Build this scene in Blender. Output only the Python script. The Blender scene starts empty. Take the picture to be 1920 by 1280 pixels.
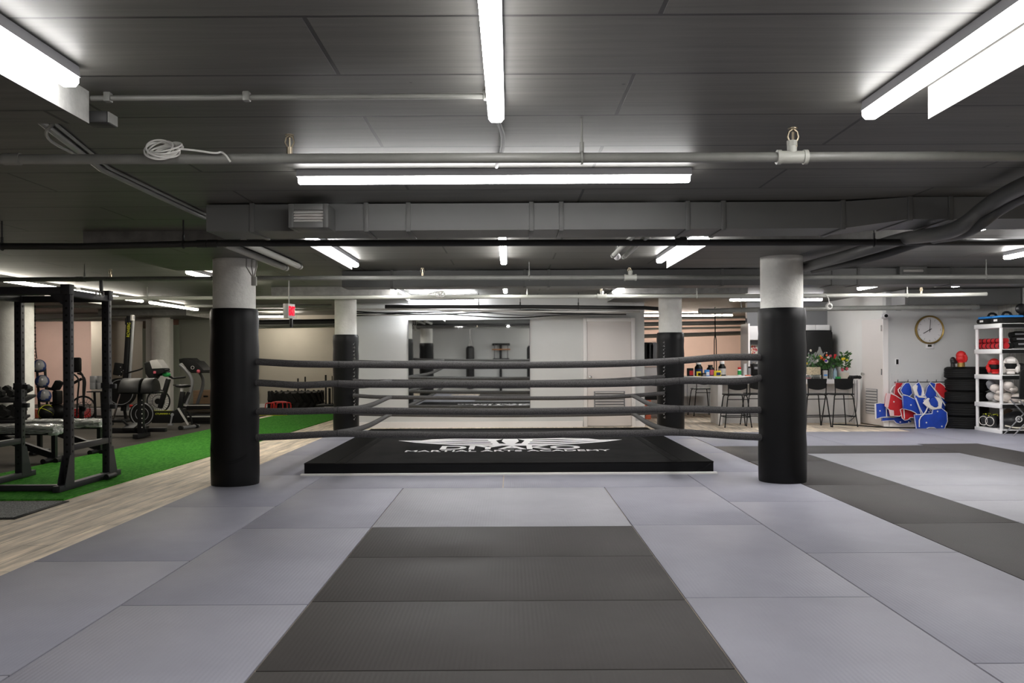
import bpy, bmesh, math, random
from math import sin, cos, pi, radians
from mathutils import Vector, Matrix, Euler
R = random.Random(7)
SC = bpy.context.scene
C = SC.collection
F = 1616.0; CX, CY = 956.0, 670.0; H = 1.31; ROLL = radians(0.3)

def W(px, py, Y):
    """world point seen at that place of the photograph, at distance Y"""
    dx, dy = px - CX, py - CY
    x = dx * cos(ROLL) - dy * sin(ROLL); y = dx * sin(ROLL) + dy * cos(ROLL)
    return Vector((x / F * Y, Y, H - y / F * Y))

def XX(px, Y): return W(px, CY, Y).x

# ------------------------------------------------------------------ materials
MATS = {}
def pm(name, col, rough=0.5, metal=0.0, var=0.0, vscale=8.0, bump=0.0, bscale=40.0, spec=0.5,
       trans=0.0, coat=0.0, emit=0.0, col2=None, stretch=None, alpha=1.0):
    m = bpy.data.materials.new(name); m.use_nodes = True
    nt = m.node_tree; b = nt.nodes['Principled BSDF']
    c = (col[0], col[1], col[2], 1)
    b.inputs['Base Color'].default_value = c
    b.inputs['Roughness'].default_value = rough
    b.inputs['Metallic'].default_value = metal
    b.inputs['Specular IOR Level'].default_value = spec
    b.inputs['Transmission Weight'].default_value = trans
    b.inputs['Coat Weight'].default_value = coat
    b.inputs['Alpha'].default_value = alpha
    if emit:
        b.inputs['Emission Color'].default_value = c; b.inputs['Emission Strength'].default_value = emit
    vec = None
    if var or bump or col2:
        tc = nt.nodes.new('ShaderNodeTexCoord'); mp = nt.nodes.new('ShaderNodeMapping')
        nt.links.new(tc.outputs['Object'], mp.inputs['Vector'])
        if stretch: mp.inputs['Scale'].default_value = stretch
        vec = mp.outputs['Vector']
    if var or col2:
        n = nt.nodes.new('ShaderNodeTexNoise'); n.inputs['Scale'].default_value = vscale
        n.inputs['Detail'].default_value = 5; n.inputs['Roughness'].default_value = 0.6
        r = nt.nodes.new('ShaderNodeValToRGB')
        r.color_ramp.elements[0].position = 0.32; r.color_ramp.elements[1].position = 0.68
        a = col2 if col2 else [max(0, x * (1 - var)) for x in col]
        z = col if col2 else [min(1, x * (1 + var)) for x in col]
        r.color_ramp.elements[0].color = (a[0], a[1], a[2], 1)
        r.color_ramp.elements[1].color = (z[0], z[1], z[2], 1)
        nt.links.new(vec, n.inputs['Vector']); nt.links.new(n.outputs['Fac'], r.inputs['Fac'])
        nt.links.new(r.outputs['Color'], b.inputs['Base Color'])
    if bump:
        n2 = nt.nodes.new('ShaderNodeTexNoise'); n2.inputs['Scale'].default_value = bscale
        n2.inputs['Detail'].default_value = 4
        bp = nt.nodes.new('ShaderNodeBump'); bp.inputs['Strength'].default_value = bump
        bp.inputs['Distance'].default_value = 0.01
        nt.links.new(vec, n2.inputs['Vector']); nt.links.new(n2.outputs['Fac'], bp.inputs['Height'])
        nt.links.new(bp.outputs['Normal'], b.inputs['Normal'])
    MATS[name] = m
    return m

def brick_mat(name, c1, c2, mortar, bw, rh, ms, rough, swap=False, grain=0.0, gscale=(1, 1, 1), bump=0.3, rot=0.0, offset=0.5, spots=0.0, msmooth=0.1, loc=(0, 0, 0)):
    m = bpy.data.materials.new(name); m.use_nodes = True
    nt = m.node_tree; b = nt.nodes['Principled BSDF']; L = nt.links.new; N = nt.nodes.new
    b.inputs['Roughness'].default_value = rough
    tc = N('ShaderNodeTexCoord'); mp = N('ShaderNodeMapping')
    L(tc.outputs['Object'], mp.inputs['Vector'])
    mp.inputs['Rotation'].default_value = (0, 0, (pi / 2 if swap else 0) + rot)
    mp.inputs['Location'].default_value = loc
    br = N('ShaderNodeTexBrick')
    br.inputs['Color1'].default_value = (*c1, 1); br.inputs['Color2'].default_value = (*c2, 1)
    br.inputs['Mortar'].default_value = (*mortar, 1)
    br.inputs['Scale'].default_value = 1.0; br.inputs['Mortar Size'].default_value = ms
    br.inputs['Mortar Smooth'].default_value = msmooth
    br.inputs['Brick Width'].default_value = bw; br.inputs['Row Height'].default_value = rh
    br.offset = offset
    L(mp.outputs['Vector'], br.inputs['Vector'])
    out = br.outputs['Color']
    if grain:
        mp2 = N('ShaderNodeMapping'); mp2.inputs['Scale'].default_value = gscale
        L(mp.outputs['Vector'], mp2.inputs['Vector'])
        n = N('ShaderNodeTexNoise'); n.inputs['Scale'].default_value = 1.0; n.inputs['Detail'].default_value = 6
        n.inputs['Roughness'].default_value = 0.65
        L(mp2.outputs['Vector'], n.inputs['Vector'])
        r = N('ShaderNodeValToRGB')
        r.color_ramp.elements[0].position = 0.3; r.color_ramp.elements[1].position = 0.7
        r.color_ramp.elements[0].color = (1 - grain,) * 3 + (1,); r.color_ramp.elements[1].color = (1 + grain * 0.6,) * 3 + (1,)
        L(n.outputs['Fac'], r.inputs['Fac'])
        mx = N('ShaderNodeMix'); mx.data_type = 'RGBA'; mx.blend_type = 'MULTIPLY'; mx.inputs[0].default_value = 1.0
        L(out, mx.inputs[6]); L(r.outputs['Color'], mx.inputs[7]); out = mx.outputs[2]
    if spots:
        n3 = N('ShaderNodeTexVoronoi'); n3.inputs['Scale'].default_value = 3.0
        L(mp.outputs['Vector'], n3.inputs['Vector'])
        r3 = N('ShaderNodeValToRGB')
        r3.color_ramp.elements[0].position = 0.02; r3.color_ramp.elements[1].position = 0.035
        r3.color_ramp.elements[0].color = (spots, spots, spots, 1); r3.color_ramp.elements[1].color = (1, 1, 1, 1)
        L(n3.outputs['Distance'], r3.inputs['Fac'])
        mx3 = N('ShaderNodeMix'); mx3.data_type = 'RGBA'; mx3.blend_type = 'MULTIPLY'; mx3.inputs[0].default_value = 1.0
        L(out, mx3.inputs[6]); L(r3.outputs['Color'], mx3.inputs[7]); out = mx3.outputs[2]
    L(out, b.inputs['Base Color'])
    if bump:
        bp = N('ShaderNodeBump'); bp.inputs['Strength'].default_value = bump; bp.inputs['Distance'].default_value = 0.004
        inv = N('ShaderNodeMath'); inv.operation = 'SUBTRACT'; inv.inputs[0].default_value = 1.0
        L(br.outputs['Fac'], inv.inputs[1]); L(inv.outputs[0], bp.inputs['Height'])
        L(bp.outputs['Normal'], b.inputs['Normal'])
    MATS[name] = m
    return m

def mat_rib(name, col, rough=0.5, spec=0.22):
    """training mat: fine woven ribs"""
    m = pm(name, col, rough, var=0.07, vscale=1.7, spec=spec)
    nt = m.node_tree; b = nt.nodes['Principled BSDF']; L = nt.links.new; N = nt.nodes.new
    tc = N('ShaderNodeTexCoord')
    w = N('ShaderNodeTexWave'); w.wave_type = 'BANDS'; w.bands_direction = 'X'
    w.inputs['Scale'].default_value = 14.0; w.inputs['Distortion'].default_value = 0.0
    L(tc.outputs['Object'], w.inputs['Vector'])
    n = N('ShaderNodeTexNoise'); n.inputs['Scale'].default_value = 300
    L(tc.outputs['Object'], n.inputs['Vector'])
    a = N('ShaderNodeMath'); a.operation = 'ADD'
    L(w.outputs['Fac'], a.inputs[0]); L(n.outputs['Fac'], a.inputs[1])
    bp = N('ShaderNodeBump'); bp.inputs['Strength'].default_value = 0.30; bp.inputs['Distance'].default_value = 0.002
    L(a.outputs[0], bp.inputs['Height']); L(bp.outputs['Normal'], b.inputs['Normal'])
    return m

def lamp_mat(name, col, s):
    m = bpy.data.materials.new(name); m.use_nodes = True
    nt = m.node_tree; nt.nodes.clear()
    e = nt.nodes.new('ShaderNodeEmission'); o = nt.nodes.new('ShaderNodeOutputMaterial')
    e.inputs['Color'].default_value = (*col, 1); e.inputs['Strength'].default_value = s
    nt.links.new(e.outputs[0], o.inputs[0]); MATS[name] = m
    return m

LAMP = 13.0
M_lamp = lamp_mat('tube_light_white', (1.0, 0.985, 0.97), LAMP)
M_lampmid = lamp_mat('tube_light_bright', (1.0, 0.985, 0.97), LAMP * 1.6)
M_lampback = lamp_mat('tube_light_brightest', (0.97, 0.98, 1.0), LAMP * 3.4)
M_lampright = lamp_mat('tube_light_clear', (1.0, 0.98, 0.97), LAMP * 2.2)
M_warm = lamp_mat('tube_light_warm', (1.0, 0.93, 0.80), LAMP * 1.55)
M_pinklamp = lamp_mat('added_tube_light_warm', (1.0, 0.90, 0.78), LAMP * 3.5)
M_baylamp = lamp_mat('added_tube_light_bay', (1.0, 0.92, 0.82), LAMP * 2.0)
M_dim = lamp_mat('added_tube_light_soft', (1.0, 0.96, 0.90), LAMP * 0.9)
M_screen = lamp_mat('screen_glow', (0.35, 0.5, 1.0), 1.0)
M_exit = lamp_mat('exit_red_glow', (1.0, 0.02, 0.05), 0.5)
M_ceil = brick_mat('ceiling_dark_paint', (0.112, 0.108, 0.097), (0.094, 0.091, 0.082), (0.018, 0.017, 0.016), 2.44, 0.61, 0.009, 0.5,
                   grain=0.28, gscale=(1.2, 26, 1), bump=0.8, spots=0.25, loc=(0.70, 0.10, 0))
M_conc = pm('raw_concrete', (0.80, 0.79, 0.75), 0.85, col2=(0.68, 0.67, 0.63), vscale=5, bump=0.5, bscale=30)
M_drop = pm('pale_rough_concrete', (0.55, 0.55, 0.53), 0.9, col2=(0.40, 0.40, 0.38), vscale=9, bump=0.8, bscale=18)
M_dropshade = pm('shaded_drop_concrete', (0.16, 0.157, 0.15), 0.8, var=0.2, vscale=9, bump=0.6, bscale=18)  # drop panel concrete with shade put into its colour
M_pad = pm('black_column_padding', (0.006, 0.006, 0.0065), 0.42, spec=0.2, var=0.15, vscale=3, bump=0.06, bscale=6)
M_pipe = pm('grey_painted_pipe', (0.20, 0.20, 0.185), 0.45, var=0.1, vscale=6)
M_pipeblk = pm('black_painted_pipe', (0.012, 0.012, 0.012), 0.55)
M_pipepale = pm('pale_pvc_pipe', (0.42, 0.42, 0.38), 0.45)
M_duct = pm('grey_duct_metal', (0.095, 0.095, 0.092), 0.45, metal=0.0, var=0.08, vscale=1.5)
M_ductdark = pm('dark_duct_metal', (0.05, 0.05, 0.05), 0.5)  # darker grey, used on the lower hose
M_house = pm('lamp_housing_grey', (0.33, 0.33, 0.35), 0.45)
M_wall = pm('grey_wall_paint', (0.64, 0.645, 0.635), 0.8, var=0.02, vscale=2)
M_wallw = pm('white_wall_paint', (0.78, 0.77, 0.75), 0.75, var=0.02, vscale=2)
M_beige = pm('beige_wall_paint', (0.47, 0.43, 0.36), 0.8, var=0.03, vscale=2)
M_green = pm('grey_green_wall_paint', (0.36, 0.37, 0.32), 0.8)
M_pink = pm('pink_wall_paint', (0.76, 0.57, 0.50), 0.8, var=0.03, vscale=2)
M_trim = pm('white_trim_paint', (0.86, 0.83, 0.81), 0.5)
M_door = pm('off_white_door', (0.74, 0.69, 0.66), 0.5)
M_mirror = pm('mirror_glass', (0.88, 0.90, 0.88), 0.02, metal=1.0)
M_glassgreen = pm('green_glass_panel', (0.30, 0.33, 0.27), 0.15)
M_mat = mat_rib('grey_training_mat', (0.277, 0.277, 0.326))
M_matl = mat_rib('pale_grey_training_mat', (0.322, 0.322, 0.352))
M_matd = mat_rib('charcoal_training_mat', (0.059, 0.0545, 0.053), rough=0.52, spec=0.08)
M_canvas = pm('black_ring_canvas', (0.014, 0.0135, 0.0135), 0.9, spec=0.06, var=0.25, vscale=2.5, bump=0.1, bscale=3)
M_skirt = pm('black_ring_skirt', (0.006, 0.006, 0.007), 0.55, spec=0.15)
M_canvasedge = pm('black_ring_border', (0.006, 0.006, 0.006), 0.8, spec=0.05)
M_print = pm('white_print', (0.78, 0.76, 0.77), 0.6)
M_rope = pm('charcoal_foam_rope', (0.075, 0.072, 0.072), 0.8, spec=0.25, var=0.6, vscale=120, bump=0.4, bscale=220)
M_ropeseam = pm('rope_seam_tape', (0.02, 0.02, 0.02), 0.7)
M_wood = brick_mat('weathered_plank_floor', (0.88, 0.745, 0.585), (0.76, 0.64, 0.50), (0.22, 0.18, 0.14), 1.5, 0.19, 0.003, 0.6,
                   swap=True, grain=0.5, gscale=(1.3, 12, 1), bump=0.15, rot=radians(1.5))
M_rubber = pm('dark_rubber_floor', (0.050, 0.044, 0.037), 0.75, spec=0.15, var=0.25, vscale=1.2)
M_turf = pm('green_turf', (0.095, 0.37, 0.045), 0.9, col2=(0.022, 0.17, 0.010), vscale=40, bump=1.0, bscale=160, spec=0.1, stretch=(1, 0.35, 1))
M_doormat = pm('grey_doormat_pile', (0.50, 0.50, 0.48), 0.95, col2=(0.03, 0.03, 0.03), vscale=90, bump=0.8, bscale=150)
M_blk = pm('black_metal', (0.010, 0.010, 0.011), 0.45, spec=0.25)
M_blkm = pm('matte_black_plastic', (0.010, 0.010, 0.010), 0.6, spec=0.2)
M_blks = pm('black_vinyl', (0.008, 0.008, 0.008), 0.42, spec=0.22)
M_rack = pm('charcoal_rack_steel', (0.026, 0.025, 0.029), 0.5, spec=0.3)
M_hole = pm('rack_hole_black', (0.002, 0.002, 0.002), 0.9)
M_grey = pm('mid_grey_plastic', (0.22, 0.22, 0.23), 0.5)
M_lgrey = pm('light_grey_plastic', (0.52, 0.50, 0.48), 0.5)
M_white = pm('white_plastic', (0.80, 0.79, 0.79), 0.45)
M_cream = pm('cream_ceramic', (0.72, 0.66, 0.56), 0.45)
M_chrome = pm('bright_chrome', (0.75, 0.75, 0.75), 0.2, metal=1.0)
M_brass = pm('brushed_brass', (0.40, 0.34, 0.25), 0.35, metal=1.0)
M_gold = pm('antique_gold', (0.36, 0.24, 0.07), 0.35, metal=0.7)
M_tyre = pm('black_tyre_rubber', (0.009, 0.009, 0.009), 0.7, spec=0.25, bump=0.2, bscale=30)
M_red = pm('bright_red', (0.55, 0.012, 0.012), 0.5)
M_redv = pm('red_vinyl_vest', (0.48, 0.010, 0.016), 0.55, var=0.2, vscale=6)
M_bluev = pm('blue_vinyl_vest', (0.008, 0.055, 0.42), 0.55, var=0.2, vscale=6)
M_navy = pm('navy_blue', (0.012, 0.030, 0.13), 0.5)
M_pinkpale = pm('pale_pink_lining', (0.72, 0.52, 0.54), 0.6)
M_blue = pm('sky_blue', (0.03, 0.26, 0.72), 0.5)
M_yellow = pm('bright_yellow', (0.78, 0.60, 0.02), 0.5)
M_lime = pm('lime_yellow', (0.62, 0.66, 0.03), 0.5)
M_greenb = pm('bright_green', (0.02, 0.33, 0.07), 0.5)
M_leaf = pm('leaf_green', (0.035, 0.115, 0.020), 0.6, var=0.5, vscale=14)
M_orange = pm('orange_red_petal', (0.75, 0.10, 0.015), 0.6)
M_purple = pm('violet_petal', (0.10, 0.03, 0.42), 0.6)
M_petalw = pm('white_petal', (0.80, 0.76, 0.72), 0.6)
M_pinkp = pm('rose_pink_petal', (0.60, 0.10, 0.14), 0.6)
M_coral = pm('coral_orange', (0.75, 0.18, 0.09), 0.6)
M_wick = pm('woven_cream_basket', (0.66, 0.56, 0.38), 0.8, var=0.35, vscale=40, bump=0.8, bscale=60)
M_glass = pm('clear_glass', (0.85, 0.90, 0.86), 0.08, trans=0.85)
M_plastw = pm('clear_plastic_wrap', (0.62, 0.63, 0.61), 0.14, bump=1.0, bscale=22, coat=1.0, alpha=0.42)
M_ply = pm('plywood', (0.34, 0.22, 0.13), 0.6, var=0.15, vscale=6, stretch=(1, 1, 6))
M_woodo = pm('orange_wood', (0.45, 0.20, 0.07), 0.5)
M_counter = pm('white_counter', (0.80, 0.78, 0.77), 0.35)
M_panel = pm('pale_marble_panel', (0.72, 0.71, 0.70), 0.4, col2=(0.60, 0.59, 0.58), vscale=2.2)
M_siding = brick_mat('pale_siding', (0.50, 0.50, 0.47), (0.48, 0.48, 0.45), (0.30, 0.30, 0.28), 50, 0.145, 0.006, 0.7, bump=0.4)
M_bag = pm('black_bag_leather', (0.012, 0.012, 0.013), 0.4, bump=0.1, bscale=10)
M_chain = pm('steel_chain', (0.55, 0.54, 0.52), 0.35, metal=1.0)
M_cable = pm('white_cable', (0.74, 0.73, 0.70), 0.5)
M_greyglove = pm('grey_glove', (0.40, 0.39, 0.39), 0.55, var=0.1, vscale=8)
M_whglove = pm('off_white_glove', (0.66, 0.60, 0.55), 0.5, var=0.1, vscale=8)

# ------------------------------------------------------------------ mesh builder
class MB:
    def __init__(s): s.bm = bmesh.new(); s.mi = 0
    def _fin(s, f0):
        if s.mi:
            for f in s.bm.faces:
                if f not in f0: f.material_index = s.mi
    def box(s, c, size, rot=None, bev=0.0):
        f0 = set(s.bm.faces) if s.mi else None
        M = Matrix.Translation(Vector(c))
        if rot: M = M @ Euler(rot).to_matrix().to_4x4()
        M = M @ Matrix.Diagonal((size[0], size[1], size[2], 1))
        g = bmesh.ops.create_cube(s.bm, size=1, matrix=M)
        if bev:
            ed = list({e for v in g['verts'] for e in v.link_edges})
            bmesh.ops.bevel(s.bm, geom=ed, offset=bev, segments=2, affect='EDGES', profile=0.5)
        s._fin(f0); return s
    def bar(s, a, b, w, h=None, bev=0.0, up=(0, 0, 1)):
        """square-section bar between two points"""
        a, b = Vector(a), Vector(b); h = h or w; d = b - a; L = d.length; z = d.normalized()
        u = Vector(up)
        if abs(z.dot(u)) > 0.95: u = Vector((0, 1, 0))
        x = u.cross(z).normalized(); y = z.cross(x)
        M = Matrix((x, y, z)).transposed().to_4x4(); M.translation = (a + b) / 2
        f0 = set(s.bm.faces) if s.mi else None
        g = bmesh.ops.create_cube(s.bm, size=1, matrix=M @ Matrix.Diagonal((w, h, L, 1)))
        if bev:
            ed = list({e for v in g['verts'] for e in v.link_edges})
            bmesh.ops.bevel(s.bm, geom=ed, offset=bev, segments=2, affect='EDGES', profile=0.5)
        s._fin(f0); return s
    def cyl(s, a, b, r, r2=None, n=16, cap=True):
        a, b = Vector(a), Vector(b); d = b - a
        M = Matrix.Translation((a + b) / 2) @ Vector((0, 0, 1)).rotation_difference(d).to_matrix().to_4x4()
        f0 = set(s.bm.faces) if s.mi else None
        bmesh.ops.create_cone(s.bm, cap_ends=cap, segments=n, radius1=r, radius2=r if r2 is None else r2, depth=d.length, matrix=M)
        s._fin(f0); return s
    def sph(s, c, r, sc=(1, 1, 1), rot=None, n=16):
        M = Matrix.Translation(Vector(c))
        if rot: M = M @ Euler(rot).to_matrix().to_4x4()
        M = M @ Matrix.Diagonal((sc[0], sc[1], sc[2], 1))
        f0 = set(s.bm.faces) if s.mi else None
        bmesh.ops.create_uvsphere(s.bm, u_segments=n, v_segments=max(6, n // 2 + 2), radius=r, matrix=M)
        s._fin(f0); return s
    def tube(s, pts, r, n=10, closed=False, smooth=0, rr=None):
        P = [Vector(p) for p in pts]
        for _ in range(smooth):                       # Chaikin corner cutting
            Q = [] if closed else [P[0]]
            for i in range(len(P) if closed else len(P) - 1):
                p, q = P[i], P[(i + 1) % len(P)]
                Q += [p * .75 + q * .25, p * .25 + q * .75]
            if not closed: Q.append(P[-1])
            P = Q
        f0 = set(s.bm.faces) if s.mi else None; N = len(P); rings = []
        nrm = None
        for i, p in enumerate(P):
            if closed: t = (P[(i + 1) % N] - P[i - 1])
            else: t = P[min(i + 1, N - 1)] - P[max(i - 1, 0)]
            t.normalize()
            if nrm is None:
                u = Vector((0, 0, 1)) if abs(t.z) < .9 else Vector((1, 0, 0))
                nrm = (u - t * u.dot(t)).normalized()
            else:
                nrm = (nrm - t * nrm.dot(t)).normalized()
            b = t.cross(nrm); ri = rr[min(int(i * len(rr) / N), len(rr) - 1)] if rr else r
            rings.append([s.bm.verts.new(p + (nrm * cos(2 * pi * k / n) + b * sin(2 * pi * k / n)) * ri) for k in range(n)])
        for i in range(N if closed else N - 1):
            A, B = rings[i], rings[(i + 1) % N]
            for k in range(n):
                try: s.bm.faces.new((A[k], A[(k + 1) % n], B[(k + 1) % n], B[k]))
                except ValueError: pass
        if not closed:
            s.bm.faces.new(rings[0][::-1]); s.bm.faces.new(rings[-1])
        s.bm.faces.ensure_lookup_table(); s._fin(f0); return s
    def lathe(s, prof, c=(0, 0, 0), n=24, axis=(0, 0, 1), cap=True):
        f0 = set(s.bm.faces) if s.mi else None
        q = Vector((0, 0, 1)).rotation_difference(Vector(axis)); c = Vector(c); rings = []
        for r, z in prof:
            rings.append([s.bm.verts.new(c + q @ Vector((r * cos(2 * pi * k / n), r * sin(2 * pi * k / n), z))) for k in range(n)])
        for A, B in zip(rings, rings[1:]):
            for k in range(n): s.bm.faces.new((A[k], A[(k + 1) % n], B[(k + 1) % n], B[k]))
        if cap:
            s.bm.faces.new(rings[0][::-1]); s.bm.faces.new(rings[-1])
        s.bm.faces.ensure_lookup_table(); s._fin(f0); return s
    def torus(s, c, R_, r, axis=(0, 0, 1), n=28, m=10, sc=(1, 1, 1)):
        q = Vector((0, 0, 1)).rotation_difference(Vector(axis)); c = Vector(c)
        pts = [c + q @ Vector((R_ * cos(2 * pi * k / n) * sc[0], R_ * sin(2 * pi * k / n) * sc[1], 0)) for k in range(n)]
        return s.tube(pts, r, m, closed=True)
    def prism(s, pts, ext, bev=0.0):
        """flat outline (3D points) pushed along ext"""
        f0 = set(s.bm.faces) if s.mi else None; e = Vector(ext)
        A = [s.bm.verts.new(Vector(p)) for p in pts]; B = [s.bm.verts.new(Vector(p) + e) for p in pts]
        n = len(A); fs = [s.bm.faces.new(A), s.bm.faces.new(B[::-1])]
        for k in range(n): fs.append(s.bm.faces.new((A[k], B[k], B[(k + 1) % n], A[(k + 1) % n])))
        bmesh.ops.recalc_face_normals(s.bm, faces=fs)
        if bev:
            ed = list({x for f in fs[:2] for x in f.edges})
            bmesh.ops.bevel(s.bm, geom=ed, offset=bev, segments=3, affect='EDGES', profile=0.5)
        s.bm.faces.ensure_lookup_table(); s._fin(f0); return s
    def quad(s, pts):
        f0 = set(s.bm.faces) if s.mi else None
        s.bm.faces.new([s.bm.verts.new(Vector(p)) for p in pts]); s.bm.faces.ensure_lookup_table(); s._fin(f0); return s
    def build(s, name, mat, parent=None, loc=None, ang=40, recalc=True):
        bm = s.bm
        if recalc: bmesh.ops.recalc_face_normals(bm, faces=bm.faces)
        off = None
        if parent is not None and loc is None: off = WORG.get(parent.name)
        elif loc is not None: off = Vector(loc)
        if off is not None: bmesh.ops.translate(bm, verts=bm.verts, vec=-off)
        me = bpy.data.meshes.new(name); bm.to_mesh(me); bm.free()
        for p in me.polygons: p.use_smooth = True
        me.set_sharp_from_angle(angle=radians(ang))
        for m in (mat if isinstance(mat, (list, tuple)) else [mat]): me.materials.append(m)
        o = bpy.data.objects.new(name, me); C.objects.link(o)
        if parent is not None:
            o.parent = parent
            WORG[o.name] = WORG.get(parent.name, Vector())
        elif loc is not None:
            o.location = loc; WORG[o.name] = Vector(loc)
        return o
WORG = {}

def tag(o, label, cat, group=None):
    o['label'] = label; o['category'] = cat
    if group: o['group'] = group
    return o
def thing(name, label, cat, loc=(0, 0, 0), group=None):
    o = bpy.data.objects.new(name, None); C.objects.link(o); o.location = loc
    o.empty_display_size = 0.05
    WORG[o.name] = Vector(loc)
    return tag(o, label, cat, group)
def struct(name, mb, m, **k):
    o = mb.build(name, m, **k); o['kind'] = 'structure'; return o
def dup(root, loc, label, group=None, rz=None):
    r = root.copy(); C.objects.link(r); r.location = loc; r['label'] = label
    if rz is not None: r.rotation_euler = (0, 0, rz)
    if group: r['group'] = group
    for ch in list(root.children):
        c = ch.copy(); C.objects.link(c); c.parent = r
        for g in list(ch.children):
            d = g.copy(); C.objects.link(d); d.parent = c
    return r
def text_mesh(name, body, size, m, M, parent, extrude=0.001, offset=0.0, width=None, depth_fit=None):
    cu = bpy.data.curves.new('lettering', 'FONT'); cu.body = body; cu.size = size
    cu.extrude = extrude; cu.offset = offset; cu.align_x = 'CENTER'; cu.align_y = 'CENTER'
    ob = bpy.data.objects.new('lettering', cu); C.objects.link(ob)
    dg = bpy.context.evaluated_depsgraph_get()
    me = bpy.data.meshes.new_from_object(ob.evaluated_get(dg))
    bpy.data.objects.remove(ob); bpy.data.curves.remove(cu)
    xs = [v.co.x for v in me.vertices]; ys = [v.co.y for v in me.vertices]
    sx = width / (max(xs) - min(xs)) if width else 1.0
    sy = depth_fit / (max(ys) - min(ys)) if depth_fit else sx
    mx, my = (max(xs) + min(xs)) / 2, (max(ys) + min(ys)) / 2
    off = WORG.get(parent.name, Vector())
    for v in me.vertices:
        v.co = (M @ Vector(((v.co.x - mx) * sx, (v.co.y - my) * sy, v.co.z))) - off
    me.materials.clear(); me.materials.append(m); me.name = name
    o = bpy.data.objects.new(name, me); C.objects.link(o); o.parent = parent
    WORG[o.name] = off
    return o

# ------------------------------------------------------------------ camera, world
cam = bpy.data.cameras.new('camera'); cam.sensor_width = 36; cam.lens = F / 1920 * 36
cam.shift_x = 4 / 1920; cam.shift_y = 30 / 1920; cam.clip_start = 0.05; cam.clip_end = 100
co = bpy.data.objects.new('camera', cam); C.objects.link(co)
co.matrix_world = Matrix.Translation((0, 0, H)) @ Matrix.Rotation(pi / 2, 4, 'X') @ Matrix.Rotation(-ROLL, 4, 'Z')
SC.camera = co
wd = bpy.data.worlds.new('World'); SC.world = wd; wd.use_nodes = True
wd.node_tree.nodes['Background'].inputs[0].default_value = (0.5, 0.5, 0.5, 1)
wd.node_tree.nodes['Background'].inputs[1].default_value = 0.0
SC.view_settings.view_transform = 'Standard'; SC.view_settings.look = 'None'
SC.view_settings.gamma = 1; SC.view_settings.exposure = 0.0; SC.view_settings.use_curve_mapping = False

# ------------------------------------------------------------------ setting: floor, ceiling, walls
ZC = 2.48; ZD = 2.34          # ceiling, underside of the drop panels
XL, XR, YF, YB = -14.0, 8.95, -0.62, 25.5
struct('floor', MB().box(((-5.6 + 9.2) / 2, 12.4, -0.05), (14.8, 27, 0.10)), M_wood)
struct('floor', MB().box((-9.9, 12.4, -0.05), (8.6, 27, 0.10)), M_rubber)
struct('ceiling', MB().box((-2.5, 12.4, ZC + 0.1), (23.6, 27, 0.2)), M_ceil)
for (x, y) in [(sx * 2.86, yy) for yy in (2.68, 8.95, 15.15, 21.3) for sx in (-1, 1)] + [(-8.62, yy) for yy in (2.68, 8.95, 15.15, 21.3)]:
    if y > 16 and x > -5: continue
    m = MB(); hx, hy = 1.03, 1.08
    p = [(x - hx, y - hy), (x + hx, y - hy), (x + hx, y + hy), (x - hx, y + hy)]
    z0, z1 = ZD, ZC + 0.05
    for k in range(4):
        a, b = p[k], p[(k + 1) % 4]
        m.mi = 2 if k % 2 == 0 else 0  # front and back faces take the darkened concrete, as if less lit
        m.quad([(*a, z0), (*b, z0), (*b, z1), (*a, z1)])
    m.mi = 1; m.quad([(*q, z0) for q in p]); m.mi = 0
    m.quad([(*q, z1) for q in p])
    struct('ceiling', m, [M_drop, M_ceil, M_dropshade])
T = 0.15
struct('wall_back', MB().box(((-3.1 + 2.53) / 2, 16.2 + T / 2, ZC / 2), (5.63, T, ZC)), M_wall)
struct('wall_back_return', MB().box((-3.05, 19.75, ZC / 2), (0.12, 6.9, ZC)), M_wallw)
struct('wall_far', MB().box((-2.5, YB + T / 2, ZC / 2), (23.4, T, ZC)), M_pink)
struct('wall_left', MB().box((XL - T / 2, 12.4, ZC / 2), (T, 26.6, ZC)), M_pink)
struct('wall_front', MB().box((-2.5, YF - T / 2, ZC / 2), (23.4, T, ZC)), M_wall)
struct('wall_right', MB().box((XR + T / 2, 7.6, ZC / 2), (T, 16.4, ZC)), M_siding)
struct('wall_clock', MB().box(((6.9 + XR) / 2 + .06, 15.8 + T / 2, ZC / 2), (XR - 6.9 + .12, T, ZC)), M_wall)
struct('wall_passage', MB().box((6.9 + 0.06, 17.35, ZC / 2), (0.12, 2.8, ZC)), M_wallw)
struct('wall_kitchen', MB().box((6.08, 18.72 + T / 2, ZC / 2), (1.84, T, ZC)), M_grey)
# gym end wall: bulkhead over a bay replacing a mirror's reflection, then beige wall
GY = 23.2
struct('wall_gym_end', MB().box(((XX(335, GY) + -3.1) / 2, GY + T / 2, ZC / 2), (-3.1 - XX(335, GY), T, ZC)), M_beige)
struct('wall_gym_pier', MB().box(((XX(275, 21.9) + XX(318, 21.9)) / 2, 22.0, ZC / 2), (XX(318, 21.9) - XX(275, 21.9), .3, ZC)), M_wallw)
zb = W(0, 602, 21.8).z
struct('wall_gym_bulkhead', MB().box(((-13.9 + XX(275, 21.9)) / 2, 22.0, (zb + ZC) / 2), (13.9 + XX(275, 21.9), .3, ZC - zb)), M_wall)
struct('wall_gym_mirrored_niche', MB().box(((XX(195, 24.5) + XX(268, 24.5)) / 2, 24.6, ZC / 2), (XX(268, 24.5) - XX(195, 24.5), .2, ZC)), M_beige)
struct('wall_gym_mirrored_pilaster', MB().box(((XX(171, 24.0) + XX(195, 24.0)) / 2, 24.15, ZC / 2), (XX(195, 24.0) - XX(171, 24.0), .3, ZC)), M_beige)
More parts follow.
